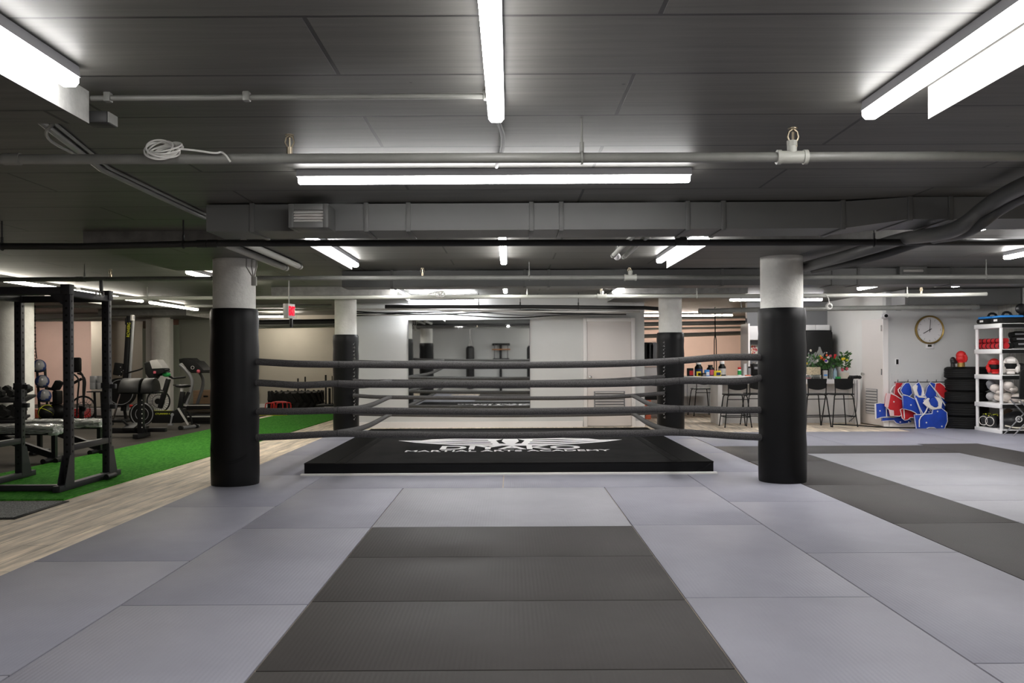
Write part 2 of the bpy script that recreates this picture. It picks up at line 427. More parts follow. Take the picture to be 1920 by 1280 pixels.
struct('glass_strip_1', MB().box(((XX(268, 22) + XX(275.5, 22)) / 2, 22.0, 1.05), (XX(275.5, 22) - XX(268, 22), .05, 2.1)), M_glassgreen)  # narrow green glass strip closing the mirror stand-in
struct('glass_strip_2', MB().box(((XX(318, 22.4) + XX(336, 22.4)) / 2, 22.4, 1.1), (XX(336, 22.4) - XX(318, 22.4), .05, 2.2)), M_glassgreen)  # mirror strip built as plain green glass instead of reflecting
struct('trim_1', MB().box(((XX(480, GY) - 3.1) / 2, GY - .01, .05), (-3.1 - XX(480, GY), .02, .10)), M_trim)
struct('wall_treadmill', MB().box(((XX(336, 22.9) + XX(481, 22.9)) / 2, 22.95, ZC / 2), (XX(481, 22.9) - XX(336, 22.9), .1, ZC)), M_green)
# white skirting on the mirror wall
struct('baseboard_back', MB().box(((-3.1 + XX(1092, 16.2)) / 2, 16.19, .055), (XX(1092, 16.2) + 3.1, .025, .11)), M_trim)
struct('baseboard_back', MB().box(((2.53 + XX(1190, 16.2)) / 2, 16.19, .055), (2.53 - XX(1190, 16.2), .025, .11)), M_trim)
struct('baseboard_right', MB().box(((6.95 + XR) / 2, 15.79, .06), (XR - 6.95, .02, .12)), M_trim)

# door in the mirror wall
Y = 16.2
d = thing('door_1', 'off-white door with louvre vent in the grey mirror wall', 'door', (XX(1141, Y), Y, 0)); d['kind'] = 'structure'
x0, x1, zt = XX(1101, Y), XX(1183, Y), W(1141, 603, Y).z
MB().box(((x0 + x1) / 2, Y - .012, zt / 2 + .01), (x1 - x0, .03, zt - .02), bev=.003).build('door_leaf', M_door, d)
fr = MB(); fw = .07
for xa in (x0 - fw / 2 - .004, x1 + fw / 2 + .004): fr.box((xa, Y - .02, (zt + fw) / 2), (fw, .05, zt + fw), bev=.006)
fr.box(((x0 + x1) / 2, Y - .02, zt + fw / 2 + .002), (x1 - x0 + .01, .05, fw), bev=.006)
fr.build('door_frame', M_trim, d)
vx0, vx1, vz0, vz1 = XX(1113, Y), XX(1171, Y), W(1140, 768, Y).z, W(1140, 733, Y).z
v = MB().box(((vx0 + vx1) / 2, Y - .03, (vz0 + vz1) / 2), (vx1 - vx0, .012, vz1 - vz0)); v.mi = 1
for k in range(7): v.box(((vx0 + vx1) / 2, Y - .045, vz0 + (k + .5) * (vz1 - vz0) / 7), (vx1 - vx0 - .05, .035, .010), rot=(.7, 0, 0))
v.build('louvre_vent', [M_grey, M_lgrey], d)
hp = W(1107, 707, Y - .05)
MB().cyl(hp + Vector((0, .035, 0)), hp, .025).sph(hp + Vector((0, -.02, 0)), .032).build('door_knob', M_chrome, d)

# mirror
a, b = W(765.5, 600, Y), W(994, 774, Y)
mir = thing('wall_mirror', 'large frameless wall mirror behind the ring ropes', 'mirror', ((a.x + b.x) / 2, Y - .012, b.z))
MB().box(((a.x + b.x) / 2, Y - .010, (a.z + b.z) / 2), (b.x - a.x, .012, a.z - b.z)).build('mirror_pane', M_mirror, mir)
for xx in (a.x, b.x): MB().box((xx, Y - .009, (a.z + b.z) / 2), (.008, .016, a.z - b.z)).build('mirror_edge', M_grey, mir)

# ------------------------------------------------------------------ ceiling lights
def light(p0, p1, z, label, mat=None, w=.075, group='strip lights on the ceiling', drop=0.0):
    """p0,p1: xy ends, z: bottom of the diffuser"""
    p0, p1 = Vector((*p0, z)), Vector((*p1, z)); d = (p1 - p0).normalized(); mid = (p0 + p1) / 2
    t = thing('ceiling_light', label, 'light', (mid.x, mid.y, ZC), group)
    top = ZC - .001 - drop
    s = Vector((-d.y, d.x, 0))
    h = MB(); hw = w * .5
    prof = [(-hw * .85, top - z), (hw * .85, top - z), (hw, .040), (-hw, .040)]
    h.prism([p0 + d * .0 + s * u + Vector((0, 0, v)) for u, v in prof], d * (p1 - p0).length)
    h.build('housing', M_house, t)
    prof = [(-hw * .96, .040), (hw * .96, .040), (hw * .96, .016), (hw * .6, 0), (-hw * .6, 0), (-hw * .96, .016)]
    l = MB(); q = p0 + d * .01
    l.prism([q + s * u + Vector((0, 0, v)) for u, v in prof], d * ((p1 - p0).length - .02))
    l.build('diffuser', mat or M_lamp, t)
    if drop:
        k = MB()
        for f in (.15, .85):
            c = p0.lerp(p1, f); k.cyl((c.x, c.y, top - .005), (c.x, c.y, ZC + .01), .004, n=6)
        k.build('suspension_rod', M_pipe, t)
    return t
ZL = ZC - .085
light((-1.745, 1.0), (-1.745, 3.44), ZL, 'strip light at the upper left corner of the photo beside a white concrete edge')
light((1.66, 1.53), (1.66, 3.97), ZL, 'strip light at the upper right corner of the photo beside a white concrete edge')
light((-.057, 1.55), (-.057, 3.99), ZL, 'strip light pointing away from the viewer at the top middle of the photo')
light((XX(560, 5.36), 5.36), (XX(1297, 5.36), 5.36), ZL, 'long strip light running crosswise in front of the grey duct')
light((-1.83, 7.85), (-1.83, 10.27), ZL, 'strip light beyond the duct beside the front left padded column', M_lampmid)
light((-.065, 7.70), (-.065, 10.1), ZL, 'strip light beyond the duct in the middle above the ring', M_lampmid)
light((1.74, 7.6), (1.74, 10.0), ZL, 'strip light beyond the duct beside the front right padded column', M_lampmid)
light((-1.86, 12.65), (-1.86, 15.05), ZL, 'short-looking strip light beside the back left padded column', M_lampmid)
light((-.07, 12.2), (-.07, 14.6), ZL, 'strip light seen end-on as a bright dot above the mirror', M_lampmid, w=.07)
light((1.80, 12.4), (1.80, 14.8), ZL, 'short-looking strip light beside the back right padded column', M_lampmid)
light((XX(766, 15.85), 15.85), (XX(890, 15.85), 15.85), W(820, 567, 15.85).z, 'strip light hung crosswise just above the wall mirror', M_lampback, w=.06, drop=.075)
light((4.33, 16.95), (6.15, 16.95), ZL, 'strip light running crosswise above the white bar', M_lampright)
light((-7.0, 11.4), (-7.0, 13.85), ZL, 'strip light over the power rack, the nearer of two in line', M_warm)
light((-7.0, 14.0), (-7.0, 16.4), ZL, 'strip light over the power rack, the farther of two in line', M_warm)
light((-4.1, 11.0), (-4.1, 13.4), ZL, 'strip light over the green turf partly hidden by the front left column', M_warm)
light((-7.0, 16.8), (-7.0, 19.3), ZL, 'strip light above the upright rowing machine', M_warm)
light((XX(480, 21.6), 21.6), (XX(548, 21.6), 21.6), W(500, 595, 21.6).z, 'upper crosswise strip light in front of the beige end wall', M_warm, w=.06, drop=.05)
light((XX(497, 22.4), 22.4), (XX(566, 22.4), 22.4), W(500, 605, 22.4).z, 'lower crosswise strip light in front of the beige end wall', M_warm, w=.06, drop=.14)
light((4.1, 7.2), (4.1, 9.62), ZL, 'strip light right of the front right column crossing the black pipe', M_lampright)
light((5.66, 7.4), (5.66, 9.82), ZL, 'strip light cut by the right edge of the photo', M_lampright)
light((5.80, 11.9), (5.80, 14.3), ZL, 'far strip light right of the front right column, left of the vent', M_lampright)
light((7.1, 11.4), (7.1, 13.8), ZL, 'far strip light toward the clock wall, nearest the white shelves', M_lampright)
light((4.1, 1.2), (4.1, 3.6), ZL, 'unseen strip light added to brighten the right-hand mats', M_lampright)  # extra fixture out of view, put in to light the right floor
light((-4.1, 2.6), (-4.1, 5.0), ZL, 'unseen strip light added to brighten the left-hand plank floor', M_dim)  # added lamp beyond the left frame edge, lights the planks
light((3.6, 23.2), (6.0, 23.2), ZL, 'strip light added to brighten the pink room behind the bar', M_pinklamp)  # lamp put in to brighten the pink walls
light((-13.6, 23.3), (-11.4, 23.3), ZL, 'strip light added to brighten the stand-in pink bay behind the gym machines', M_baylamp)  # added lamp, lights the bay that replaces the mirror image

light((1.1, .15), (3.5, .15), ZL, 'unseen strip light added behind the viewer to brighten the mirrored wall', M_dim)  # added lamp, lifts the near wall as the mirror shows it

# ------------------------------------------------------------------ columns
def column(name, label, x, y, r, rw, zw, scuff=0, pad=True):
    t = thing(name, label, 'column', (x, y, 0), 'padded ring columns' if pad else 'bare round columns')
    MB().cyl((x, y, (zw - .1) if pad else 0), (x, y, ZD + .005), r, n=40).build('concrete_shaft', M_conc, t, ang=30)
    if pad:
        prof = [(rw - .004, 0.0), (rw, .03)]
        for k in range(1, 14):
            z = zw * k / 14; prof.append((rw + (.003 if k % 4 else -.004), z))
        prof += [(rw, zw - .03), (rw - .012, zw), (r - .01, zw)]
        MB().lathe(prof, (x, y, 0), n=48).build('foam_padding', M_pad, t)
    return t
CF, CB = 8.97, 15.15
XL_, XR_ = XX(440, CF), XX(1466, CF)
XBL, XBR = XX(648.5, CB), XX(1257, CB)
cl = column('padded_column', 'concrete column in black padding, front left corner of the ring', XL_, CF, .214, .242, W(440, 577, 8.75).z)
cr = column('padded_column', 'concrete column in black padding, front right corner of the ring', XR_, CF, .214, .240, W(1466, 576, 8.75).z)
bl = column('padded_column', 'concrete column in black padding, back left corner of the ring', XBL, CB, .190, .222, W(648, 627, 15).z)
br = column('padded_column', 'concrete column in black padding, back right corner of the ring', XBR, CB, .202, .236, W(1257, 623, 15).z)
column('concrete_column', 'bare pale concrete column behind the power rack at the left edge', XX(28, CB), CB, .30, 0, 0, pad=False)
column('concrete_column', 'bare grey concrete column behind the exercise bikes', XX(302, 21.3), 21.3, .215, 0, 0, pad=False)
for sx in (-1, 1):
    column('padded_column', 'padded column near the viewer seen only in the mirror, %s side' % ('left' if sx < 0 else 'right'), sx * 2.87, 2.68, .21, .24, 1.82)
m = MB()
for k, dz in enumerate((0, .022)):
    pts = []
    for j in range(9):
        a = radians(215 + j * 12.5); pts.append((XL_ + cos(a) * .243, CF + sin(a) * .243, .40 - .13 * sin(pi * j / 9.5) - dz))
    m.tube(pts, .0055, 6, smooth=1)
m.build('padding_crease', M_pad, cl)
# wall box with conduits on the front left column
m = MB()
for k, px in enumerate((462, 472, 481)):
    m.tube([W(px, 484, 8.74), W(px, 500, 8.72), W(474 + k, 520, 8.73)], .007, 6)
m.build('conduit', M_pipepale, cl)
MB().box(W(476.5, 527, 8.73), (.05, .04, .09), bev=.004).build('junction_box', M_pipepale, cl)
# lacing and hardware down the back columns
for t, px in ((bl, 664), (br, 1245)):
    z0 = .25; m = MB()
    yy = CB - .205; xx = XX(px, yy)
    for k in range(22):
        z = z0 + k * .062
        m.sph((xx + R.uniform(-.012, .012), yy + .004, z), .010, (1, .5, 1), n=6)
        m.tube([(xx - .018, yy, z), (xx + .018, yy, z + .03)], .003, 5)
    m.build('lacing', M_chain, t)

# ------------------------------------------------------------------ sprinkler pipes
def pipe(label, pts, r, mat, rods=(), heads=(), tees=(), name='sprinkler_pipe', couplings=()):
    pts = [Vector(p) for p in pts]
    t = thing(name, label, 'pipe', pts[len(pts) // 2], 'pipes under the ceiling')
    MB().tube(pts, r, 16).build('pipe_run', mat, t)
    a, b = pts[0], pts[-1]
    def at(x):
        for p, q in zip(pts, pts[1:]):
            if min(p.x, q.x) <= x <= max(p.x, q.x): return p.lerp(q, (x - p.x) / (q.x - p.x))
        return a
    for x in rods:
        c = at(x); k = MB(); k.cyl(c + Vector((0, 0, r)), (c.x, c.y, ZC + .01), .006, n=6)
        k.cyl(c + Vector((0, 0, r * .6)), c + Vector((0, 0, r + .05)), .011, n=8)
        k.torus(c, r + .004, .006, axis=(1, 0, 0), n=20, m=6)
        k.build('hanger_rod', mat, t)
    for x in heads:
        c = at(x); h = MB(); z = c + Vector((0, 0, r))
        h.cyl(z - Vector((0, 0, .005)), z + Vector((0, 0, .03)), .014, n=10)
        for s in (-1, 1): h.tube([z + Vector((s * .010, 0, .03)), z + Vector((s * .022, 0, .055)), z + Vector((s * .016, 0, .078)), z + Vector((0, 0, .088))], .004, 6)
        h.cyl(z + Vector((0, 0, .03)), z + Vector((0, 0, .078)), .005, n=6)
        h.cyl(z + Vector((0, 0, .088)), z + Vector((0, 0, .092)), .022, n=12)
        h.build('sprinkler_head', M_brass if mat is not M_pipeblk else M_blk, t)
    for x in tees:
        c = at(x); k = MB()
        k.cyl(c - Vector((.055, 0, 0)), c + Vector((.055, 0, 0)), r * 1.25, n=18)
        for s in (-1, 1): k.cyl(c + Vector((s * .055, 0, 0)), c + Vector((s * .075, 0, 0)), r * 1.45, n=18)
        k.cyl(c, c + Vector((0, 0, r + .035)), r * .95, n=14).cyl(c + Vector((0, 0, r + .03)), c + Vector((0, 0, r + .055)), r * 1.05, n=8)
        k.build('tee_fitting', M_pipepale, t)
    for x in couplings:
        c = at(x); MB().cyl(c - Vector((.04, 0, 0)), c + Vector((.04, 0, 0)), r * 1.18, n=18).build('coupling', mat, t)
    return t
zP = ZC - .195
Yp = 4.22
p1 = pipe('nearest grey sprinkler pipe carrying the white coiled cable', [W(-500, 299, Yp), W(426, 298, Yp), W(430, 297.5, Yp), W(1485, 294.5, Yp), W(2450, 291, Yp)], .0245, M_pipe,
     rods=(XX(1093, Yp), XX(-300, Yp), XX(2200, Yp)), heads=(XX(545, Yp),), tees=(XX(1487, Yp),), couplings=(XX(140, Yp) - .3,))
# brass head on the big tee
c = W(1487, 276, Yp); h = MB(); h.cyl(c, c + Vector((0, 0, .02)), .022, n=8)
for s in (-1, 1): h.tube([c + Vector((s * .014, 0, .02)), c + Vector((s * .026, 0, .05)), c + Vector((s * .020, 0, .075)), c + Vector((0, 0, .09))], .005, 6)
h.cyl(c + Vector((0, 0, .02)), c + Vector((0, 0, .075)), .007, n=6).cyl(c + Vector((0, 0, .088)), c + Vector((0, 0, .094)), .024, n=12)
h.build('brass_sprinkler_head', M_brass, p1)
Yp = 7.25
pipe('black painted pipe running just behind the near duct', [W(-450, 460, Yp), W(150, 462, Yp), W(420, 456, Yp), W(2400, 453, Yp)], .028, M_pipeblk,
     rods=(XX(345, Yp), XX(1640, Yp), XX(5, Yp)), couplings=(XX(380, Yp), XX(400, Yp)))
Yp = 7.22
c = W(1277, 452, Yp); t = thing('pipe_valve', 'black ribbed valve fitting standing on the black pipe', 'valve', c)
MB().lathe([(.04, 0), (.04, .02), (.028, .025), (.03, .04), (.022, .045), (.026, .06), (.02, .065), (.022, .085), (.012, .1)], c + Vector((0, 0, .018)), n=16).build('valve_body', M_pipeblk, t)
MB().box(c, (.10, .072, .072), bev=.02).build('valve_clamp', M_pipeblk, t)
Yp = 10.55
pipe('grey sprinkler pipe crossing above the ring in front of the second duct', [W(-1600, 533, Yp), W(478, 521.5, Yp), W(3300, 516, Yp)], .028, M_pipe,
     rods=(XX(993, Yp), XX(160, Yp), XX(1850, Yp)), heads=(XX(793, Yp), XX(1181, Yp), XX(208, Yp)), tees=(XX(1181, Yp) + .01,), couplings=(XX(150, Yp),))
Yp = 13.9
pipe('pale sprinkler pipe crossing above the back half of the ring', [W(-2500, 569, Yp), W(478, 558, Yp), W(1780, 553, Yp), W(1850, 551, Yp)], .030, M_pipepale,
     rods=(XX(989, Yp), XX(1702, Yp), XX(277, Yp), XX(1307, Yp)), heads=(XX(1128, Yp), XX(1728, Yp)), tees=(XX(1128, Yp) + .01,))
Yp = 14.9
pipe('thick grey pipe running to the wall above the clock', [W(1310, 583, Yp), W(1480, 579, Yp), W(1680, 577, Yp), W(1835, 575, Yp)], .042, M_pipe, couplings=(XX(1685, Yp), XX(1825, Yp)), name='drain_pipe', rods=(XX(1390, Yp),))
for (x, y0, y1, lab) in ((-2.46, 7.45, 9.5, 'left of two pale pipe stubs running away beside the front left column'), (-2.27, 7.35, 9.35, 'right of two pale pipe stubs running away beside the front left column'),
                         (1.02, 6.95, 8.5, 'left of two pale pipe stubs right of the middle light'), (1.14, 6.75, 8.6, 'right of two pale pipe stubs right of the middle light')):
    t = thing('pipe_stub', lab, 'pipe', (x, y0, zP), 'pale pipe stubs')
    MB().cyl((x, y0, ZC - .175), (x, y1, ZC - .175), .032 if x < 0 else .022, n=16).build('pipe_run', M_pipepale, t)
    k = MB(); k.cyl((x, y1 - .1, ZC - .175), (x, y1 - .07, ZC - .175), .036 if x < 0 else .026, n=16)
    k.cyl((x, y0 + .5, ZC - .15), (x, y0 + .5, ZD if x < -1.8 else ZC), .005, n=6).build('pipe_collar', M_pipe, t)
t = thing('globe_lamp', 'small round white ball lamp at the end of the paired pipe stubs', 'light', W(1157, 481, 8.62))
c = W(1157, 481, 8.62)
MB().sph(c, .036, n=14).build('globe', M_white, t); MB().cyl(c + Vector((0, 0, .02)), (c.x, c.y, ZC), .012, n=8).build('stem', M_pipe, t)
# pipes in the left gym
Yp = 18.5
pipe('dark pipe beyond the power rack over the gym machines', [W(-800, 577, Yp), W(476, 573, Yp), W(622, 574, Yp)], .035, M_pipe, rods=(XX(330, Yp), XX(150, Yp)), name='drain_pipe')
Yp = 20.6
pipe('pale pipe beyond the upright rower below the strip light', [W(-300, 601, Yp - 0), W(90, 600, Yp), W(476, 581, Yp), W(640, 579, Yp)], .028, M_pipepale, rods=(XX(278, Yp), XX(327, Yp)), heads=(XX(460, Yp),))
Yp = 21.0
for k, (ya, col, rr) in enumerate(((603, M_pipeblk, .07), (612, M_pipepale, .022), (608, M_pipe, .03))):
    pipe(['thick black pipe over the tractor tyre', 'thin pale pipe over the tractor tyre', 'grey pipe over the tractor tyre'][k], [W(482, ya + 2, Yp - k * .3), W(632, ya, Yp - k * .3)], rr, col, name='drain_pipe')
# clutter above the mirror
Yp = 15.6
pipe('dark pipe running right above the mirror wall door', [W(722, 575, Yp), W(1000, 575, Yp), W(1208, 577, Yp), W(1262, 581, Yp)], .035, M_pipeblk, rods=(XX(898, Yp), XX(976, Yp), XX(1085, Yp)), name='drain_pipe')
pipe('white pipe above the mirror under the strip light', [W(660, 580, Yp - .15), W(770, 580, Yp - .15), W(1000, 584, Yp - .15), W(1200, 584, Yp - .15)], .018, M_lgrey, name='drain_pipe')
for k in range(5):
    pts = []
    for j in range(12):
        px = 668 + j * 46
        pts.append(W(px, 584 + k * 1.6 + 5 * sin(j * .55 + k) * (1 if j < 8 else .3) + R.uniform(-.8, .8), 15.75 + k * .05))
    o = MB().tube(pts, .011, 7, smooth=2).build('hanging_cable', [M_blkm, M_lgrey, M_blkm, M_grey, M_blkm][k], loc=pts[0])
    tag(o, ['highest of the black sagging cables over the mirror wall', 'white sagging cable over the mirror wall', 'middle black sagging cable over the mirror wall', 'grey sagging cable over the mirror wall', 'lowest black sagging cable over the mirror wall'][k], 'cable', 'cables over the mirror wall')
# pink-room pipes
Yp = 21.5
for k, (y0, col, rr, yy) in enumerate(((596, M_pipepale, .03, 20.8), (606, M_pipe, .05, 20.6), (615, M_pipepale, .025, 21.0), (629, M_pipe, .05, 21.3))):
    pipe(['pale pipe high in the pink room', 'grey pipe high in the pink room', 'thin pale pipe in the pink room', 'lowest thick pipe in the pink room'][k],
         [W(1180, y0 + 2, yy), W(1430, y0 - (2 if k < 3 else 6), yy)], rr, col, name='drain_pipe', rods=(XX(1318, yy), XX(1354, yy)) if k == 0 else ())

# ------------------------------------------------------------------ ducts
def duct(label, secs, ribs, group='rectangular air ducts'):
    """secs: (x, y front, y back, z bottom, z top)"""
    t = thing('air_duct', label, 'duct', (secs[0][0], secs[0][1], ZC), group)
    m = MB(); ring = []
    for (x, ya, yb, z0, z1) in secs:
        ring.append([m.bm.verts.new(q) for q in ((x, ya, z0), (x, ya, z1), (x, yb, z1), (x, yb, z0))])
    for A, B in zip(ring, ring[1:]):
        for k in range(4): m.bm.faces.new((A[k], A[(k + 1) % 4], B[(k + 1) % 4], B[k]))
    m.bm.faces.new(ring[0]); m.bm.faces.new(ring[-1][::-1])
    ed = [e for e in m.bm.edges if e.calc_length() < 1.0]
    m.build('duct_run', M_duct, t)
    def sec(x):
        for s, u in zip(secs, secs[1:]):
            if s[0] <= x <= u[0]:
                f = (x - s[0]) / (u[0] - s[0]); return [s[k] + (u[k] - s[k]) * f for k in range(5)]
        return secs[-1]
    for x in ribs:
        s = sec(x); MB().box((x, (s[1] + s[2]) / 2, (s[3] + s[4]) / 2), (.035, s[2] - s[1] + .022, s[4] - s[3] + .02), bev=.003).build('duct_flange', M_duct, t)
    return t
def vent_box(parent, c, w, h, dpt, slats=4):
    b = MB(); x, y, z = c
    # collar with open front: four sides and a dark back
    tk = .045 * w / .35
    for s in (-1, 1):
        b.box((x + s * (w / 2 - tk / 2), y + dpt / 2, z), (tk, dpt, h), bev=.003)
        b.box((x, y + dpt / 2, z + s * (h / 2 - tk * .6)), (w - 2 * tk, dpt, tk * 1.2), bev=.003)
    o = b.build('vent_box', M_duct, parent)
    k = MB(); k.box((x, y + dpt * .8, z), (w - 2 * tk, .01, h - 2.4 * tk)); k.build('vent_recess', M_hole, o)
    for j in range(slats):
        MB().box((x, y + .02, z - (h - 2.4 * tk) / 2 + (j + .5) * (h - 2.4 * tk) / slats), (w - 2 * tk, .03, .006), rot=(.6, 0, 0)).build('vent_slat', M_lgrey, o)
    return o
d1y = 6.47
zt = ZC - .012; zbt = W(900, 431, d1y).z
d1 = duct('near grey rectangular duct hung across the ceiling with a boxed vent', [(XX(388, d1y), d1y, d1y + .42, zbt, zt), (XX(1585, d1y), d1y, d1y + .42, zbt, zt),
          (XX(1690, d1y), d1y - .12, d1y + .42, zbt + .045, ZC - .004), (7.5, d1y - .12, d1y + .42, zbt + .045, ZC - .004)],
          [XX(p, d1y) for p in (474, 688, 767, 998, 1054, 1291, 1358, 1582, 1694, 1768)])
vc = W(578, 404, 6.22)
vent_box(d1, (vc.x, 6.22, vc.z), XX(619, 6.22) - XX(539, 6.22) - .02, .172, .26)
d2y = 11.45; zb2 = W(900, 537, d2y).z
d2 = duct('second grey rectangular duct behind the pipe, partly over the ring', [(XX(642, d2y), d2y, d2y + .42, zb2, zt), (8.6, d2y, d2y + .42, zb2, zt)],
          [XX(p, d2y) for p in (735, 985, 1030, 1355, 1562, 1610, 1784)])
vc = W(1713, 507, d2y - .08)
vent_box(d2, (vc.x, d2y - .08, vc.z), .36, .15, .10)
d3y = 15.0
d3 = duct('boxy duct section at the ceiling left of the clock wall', [(6.95, 15.15, 15.7, W(1700, 571, 15.2).z, ZC - .012), (8.9, 15.0, 15.6, W(1800, 571, 15.2).z, ZC - .012)], [7.0, 7.9])
# flexible cable hoses at the upper right
for k, (lab, pts, r) in enumerate((('upper of two thick dark hoses curving from the top right over the duct', [(2050, 302, 4.7), (1930, 341, 5.35), (1856, 380, 6.0), (1800, 430, 6.1), (1740, 442, 6.6), (1690, 446, 7.45), (1600, 476, 8.0), (1510, 500, 9.0)], .055),
                                   ('lower of two thick dark hoses curving from the top right over the duct', [(2050, 330, 4.7), (1950, 356, 5.35), (1880, 389, 5.95), (1832, 428, 6.0), (1800, 442, 6.4), (1740, 450, 7.5), (1640, 484, 8.0), (1525, 507, 9.0)], .035))):
    P = [W(*q) for q in pts]
    o = MB().tube(P, r, 12, smooth=3).build('flexible_hose', M_ductdark if k else M_duct, loc=P[0]); tag(o, lab, 'hose', 'thick hoses at the upper right')

# thin conduits, boxes, cables on the ceiling
Yp = 3.78
t = thing('ceiling_conduit', 'thin grey conduit crossing from the left concrete edge to the middle light', 'pipe', (-1, Yp, ZC - .02))
MB().cyl((-1.83, Yp, ZC - .024), (-.10, Yp, ZC - .024), .012, n=10).build('conduit_tube', M_pipe, t)
for px in (205, 465, 915): MB().box((XX(px, Yp), Yp, ZC - .02), (.03, .035, .042), bev=.005).build('conduit_clip', M_pipe, t)
t = thing('junction_box', 'black junction box on the end of the upper left concrete edge', 'box', W(188, 224, 3.85))
c = W(188, 224, 3.815); MB().box(c, (.105, .10, .052), bev=.006).build('box_body', M_pipeblk, t)
MB().box(c + Vector((.055, 0, 0)), (.006, .085, .045)).build('cover_plate', M_pipe, t)
P = [(-2.30, 3.95, ZC - .012), (-2.42, 4.5, ZC - .012), (-2.5, 7.0, ZC - .012)]
P = [W(40, 232, 3.9), W(165, 290, 4.92), W(190, 312, 5.2), W(300, 368, 6.1), W(384, 405, 7.0)]
P = [Vector((p.x, p.y, ZC - .02)) for p in P]
t = thing('ceiling_conduit', 'grey cable tray running away along the left ceiling to the duct end', 'pipe', P[0])
MB().tube(P, .020, 8).build('conduit_tube', M_pipe, t)
MB().tube([p + Vector((.045, 0, .006)) for p in P], .009, 6).build('loose_cable', M_pipe, t)
o = MB().tube([W(100, 233, 3.9), W(85, 245, 4.0), W(90, 262, 4.3), W(125, 282, 4.6), W(160, 296, 4.95)], .008, 7, smooth=2).build('ceiling_cable', M_pipe, loc=W(85, 245, 4)); tag(o, 'grey looped cable under the upper left ceiling beside the cable tray', 'cable')
o = MB().tube([(-.06, 4.02, ZC - .03), (-.05, 4.2, ZC - .02), (-.02, 4.6, ZC - .015), (-.075, 5.2, ZC - .02)], .012, 8, smooth=2).build('ceiling_cable', M_pipeblk, loc=(-.06, 4.02, ZC)); tag(o, 'short black cable joining the middle light to the crosswise light', 'cable')

# coiled white cable lying on the near pipe
Yp = 4.20; c = W(310, 286, Yp)
t = thing('coiled_cable', 'white coiled cable lying on the nearest pipe', 'cable', c)
m = MB()
for k in range(9):
    m.torus(c + Vector((R.uniform(-.02, .02), R.uniform(-.03, .02), .012 + R.uniform(-.005, .02))), R.uniform(.055, .08), .0045, axis=(R.uniform(-.3, .5), -1 + R.uniform(-.2, .2), R.uniform(.9, 1.8)), n=24, m=6)
m.build('coil', M_cable, t)
MB().tube([W(325, 278, Yp - .03), W(370, 282, Yp - .03), W(405, 288, Yp - .03), W(415, 284, Yp), W(424, 291, Yp - .035), W(432, 303, Yp - .035)], .005, 6, smooth=2).build('loose_end', M_cable, t)
c = W(1555, 574, 13.7)
t = thing('hanging_cable_coil', 'small white coil of cable hanging from the pipe right of the front right column', 'cable', c)
m = MB()
for k in range(5): m.torus(c + Vector((0, R.uniform(-.02, .02), 0)), R.uniform(.035, .05), .007, axis=(R.uniform(-.3, .3), 1, R.uniform(-.3, .3)), n=18, m=6)
m.tube([c + Vector((0, 0, .05)), W(1553, 556, 13.75), W(1543, 550, 13.85)], .007, 6, smooth=1)
m.build('coil', M_cable, t)

c = W(823, 551, 13.88)
t = thing('coiled_cable', 'small white cable coil lying on the pale pipe above the mirror', 'cable', c)
m = MB()
for k in range(6): m.torus(c + Vector((R.uniform(-.05, .05), R.uniform(-.02, .02), .0)), R.uniform(.04, .06), .007, axis=(R.uniform(-.5, .5), -1, R.uniform(.5, 1.2)), n=18, m=6)
m.build('coil', M_cable, t)
MB().tube([c + Vector((-.04, 0, .03)), W(806, 550, 13.85), W(800, 553, 13.86)], .007, 6, smooth=1).build('loose_end', M_cable, t)
# exit sign
c = W(542, 583, 12.0); t = thing('exit_sign', 'small hanging sign box with red letters beside the front left column', 'sign', (c.x, c.y, c.z))
a = radians(81); Mz = Matrix.Translation(c) @ Matrix.Rotation(a, 4, 'Z')
b = MB(); b.box((0, 0, 0), (.24, .075, .20), bev=.006); bmesh.ops.transform(b.bm, verts=b.bm.verts, matrix=Mz); b.build('sign_box', M_lgrey, t)
for s in (1,):
    text_mesh('exit_lettering', 'EXIT', .12, M_exit, Mz @ Matrix.Translation((0, -.045, 0)) @ Matrix.Rotation(pi / 2, 4, 'X'), t, extrude=.002, width=.20, depth_fit=.13, offset=.004)
MB().cyl(c + Vector((0, 0, .09)), (c.x, c.y, ZC), .008, n=8).build('hanger', M_pipe, t)
c2 = W(546, 604, 12.1); o = MB().box(c2, (.035, .05, .12), bev=.006).cyl(c2 + Vector((0, 0, -.07)), c2 + Vector((0, 0, -.04)), .02, n=10).cyl(c2 + Vector((0, .0, .06)), (c2.x, c2.y, c.z - .1), .008, n=6).build('speaker_bracket', M_blk, loc=c2); tag(o, 'black bracket fitting hanging just below the exit sign', 'bracket')

# ------------------------------------------------------------------ floor mats
MATZ = .012
def fmat(x0, x1, y0, y1, m, label, grp):
    g = .005
    o = MB().box(((x0 + x1) / 2, (y0 + y1) / 2, MATZ / 2 + .0005), (x1 - x0 - 2 * g, y1 - y0 - 2 * g, MATZ), bev=.0012).build('floor_mat', m, loc=((x0 + x1) / 2, (y0 + y1) / 2, 0))
    tag(o, label, 'floor mat', grp)
G1 = 'charcoal mats'; G2 = 'grey mats'
nth = ['nearest', 'second nearest', 'third nearest', 'fourth nearest', 'fifth nearest', 'sixth nearest']
xa, xb, xc, xd = -1.07, .935, 1.945, 2.955
for k, (y0, y1) in enumerate(((2.57, 3.58), (3.58, 4.60), (4.60, 5.62), (5.62, 6.62))):
    fmat(xa, xb, y0, y1, M_matd, '%s charcoal mat in the wide middle lane toward the ring' % nth[k], G1)
fmat(xa, xb, 6.62, 8.60, M_matl, 'pale grey mat between the charcoal middle lane and the ring', G2)
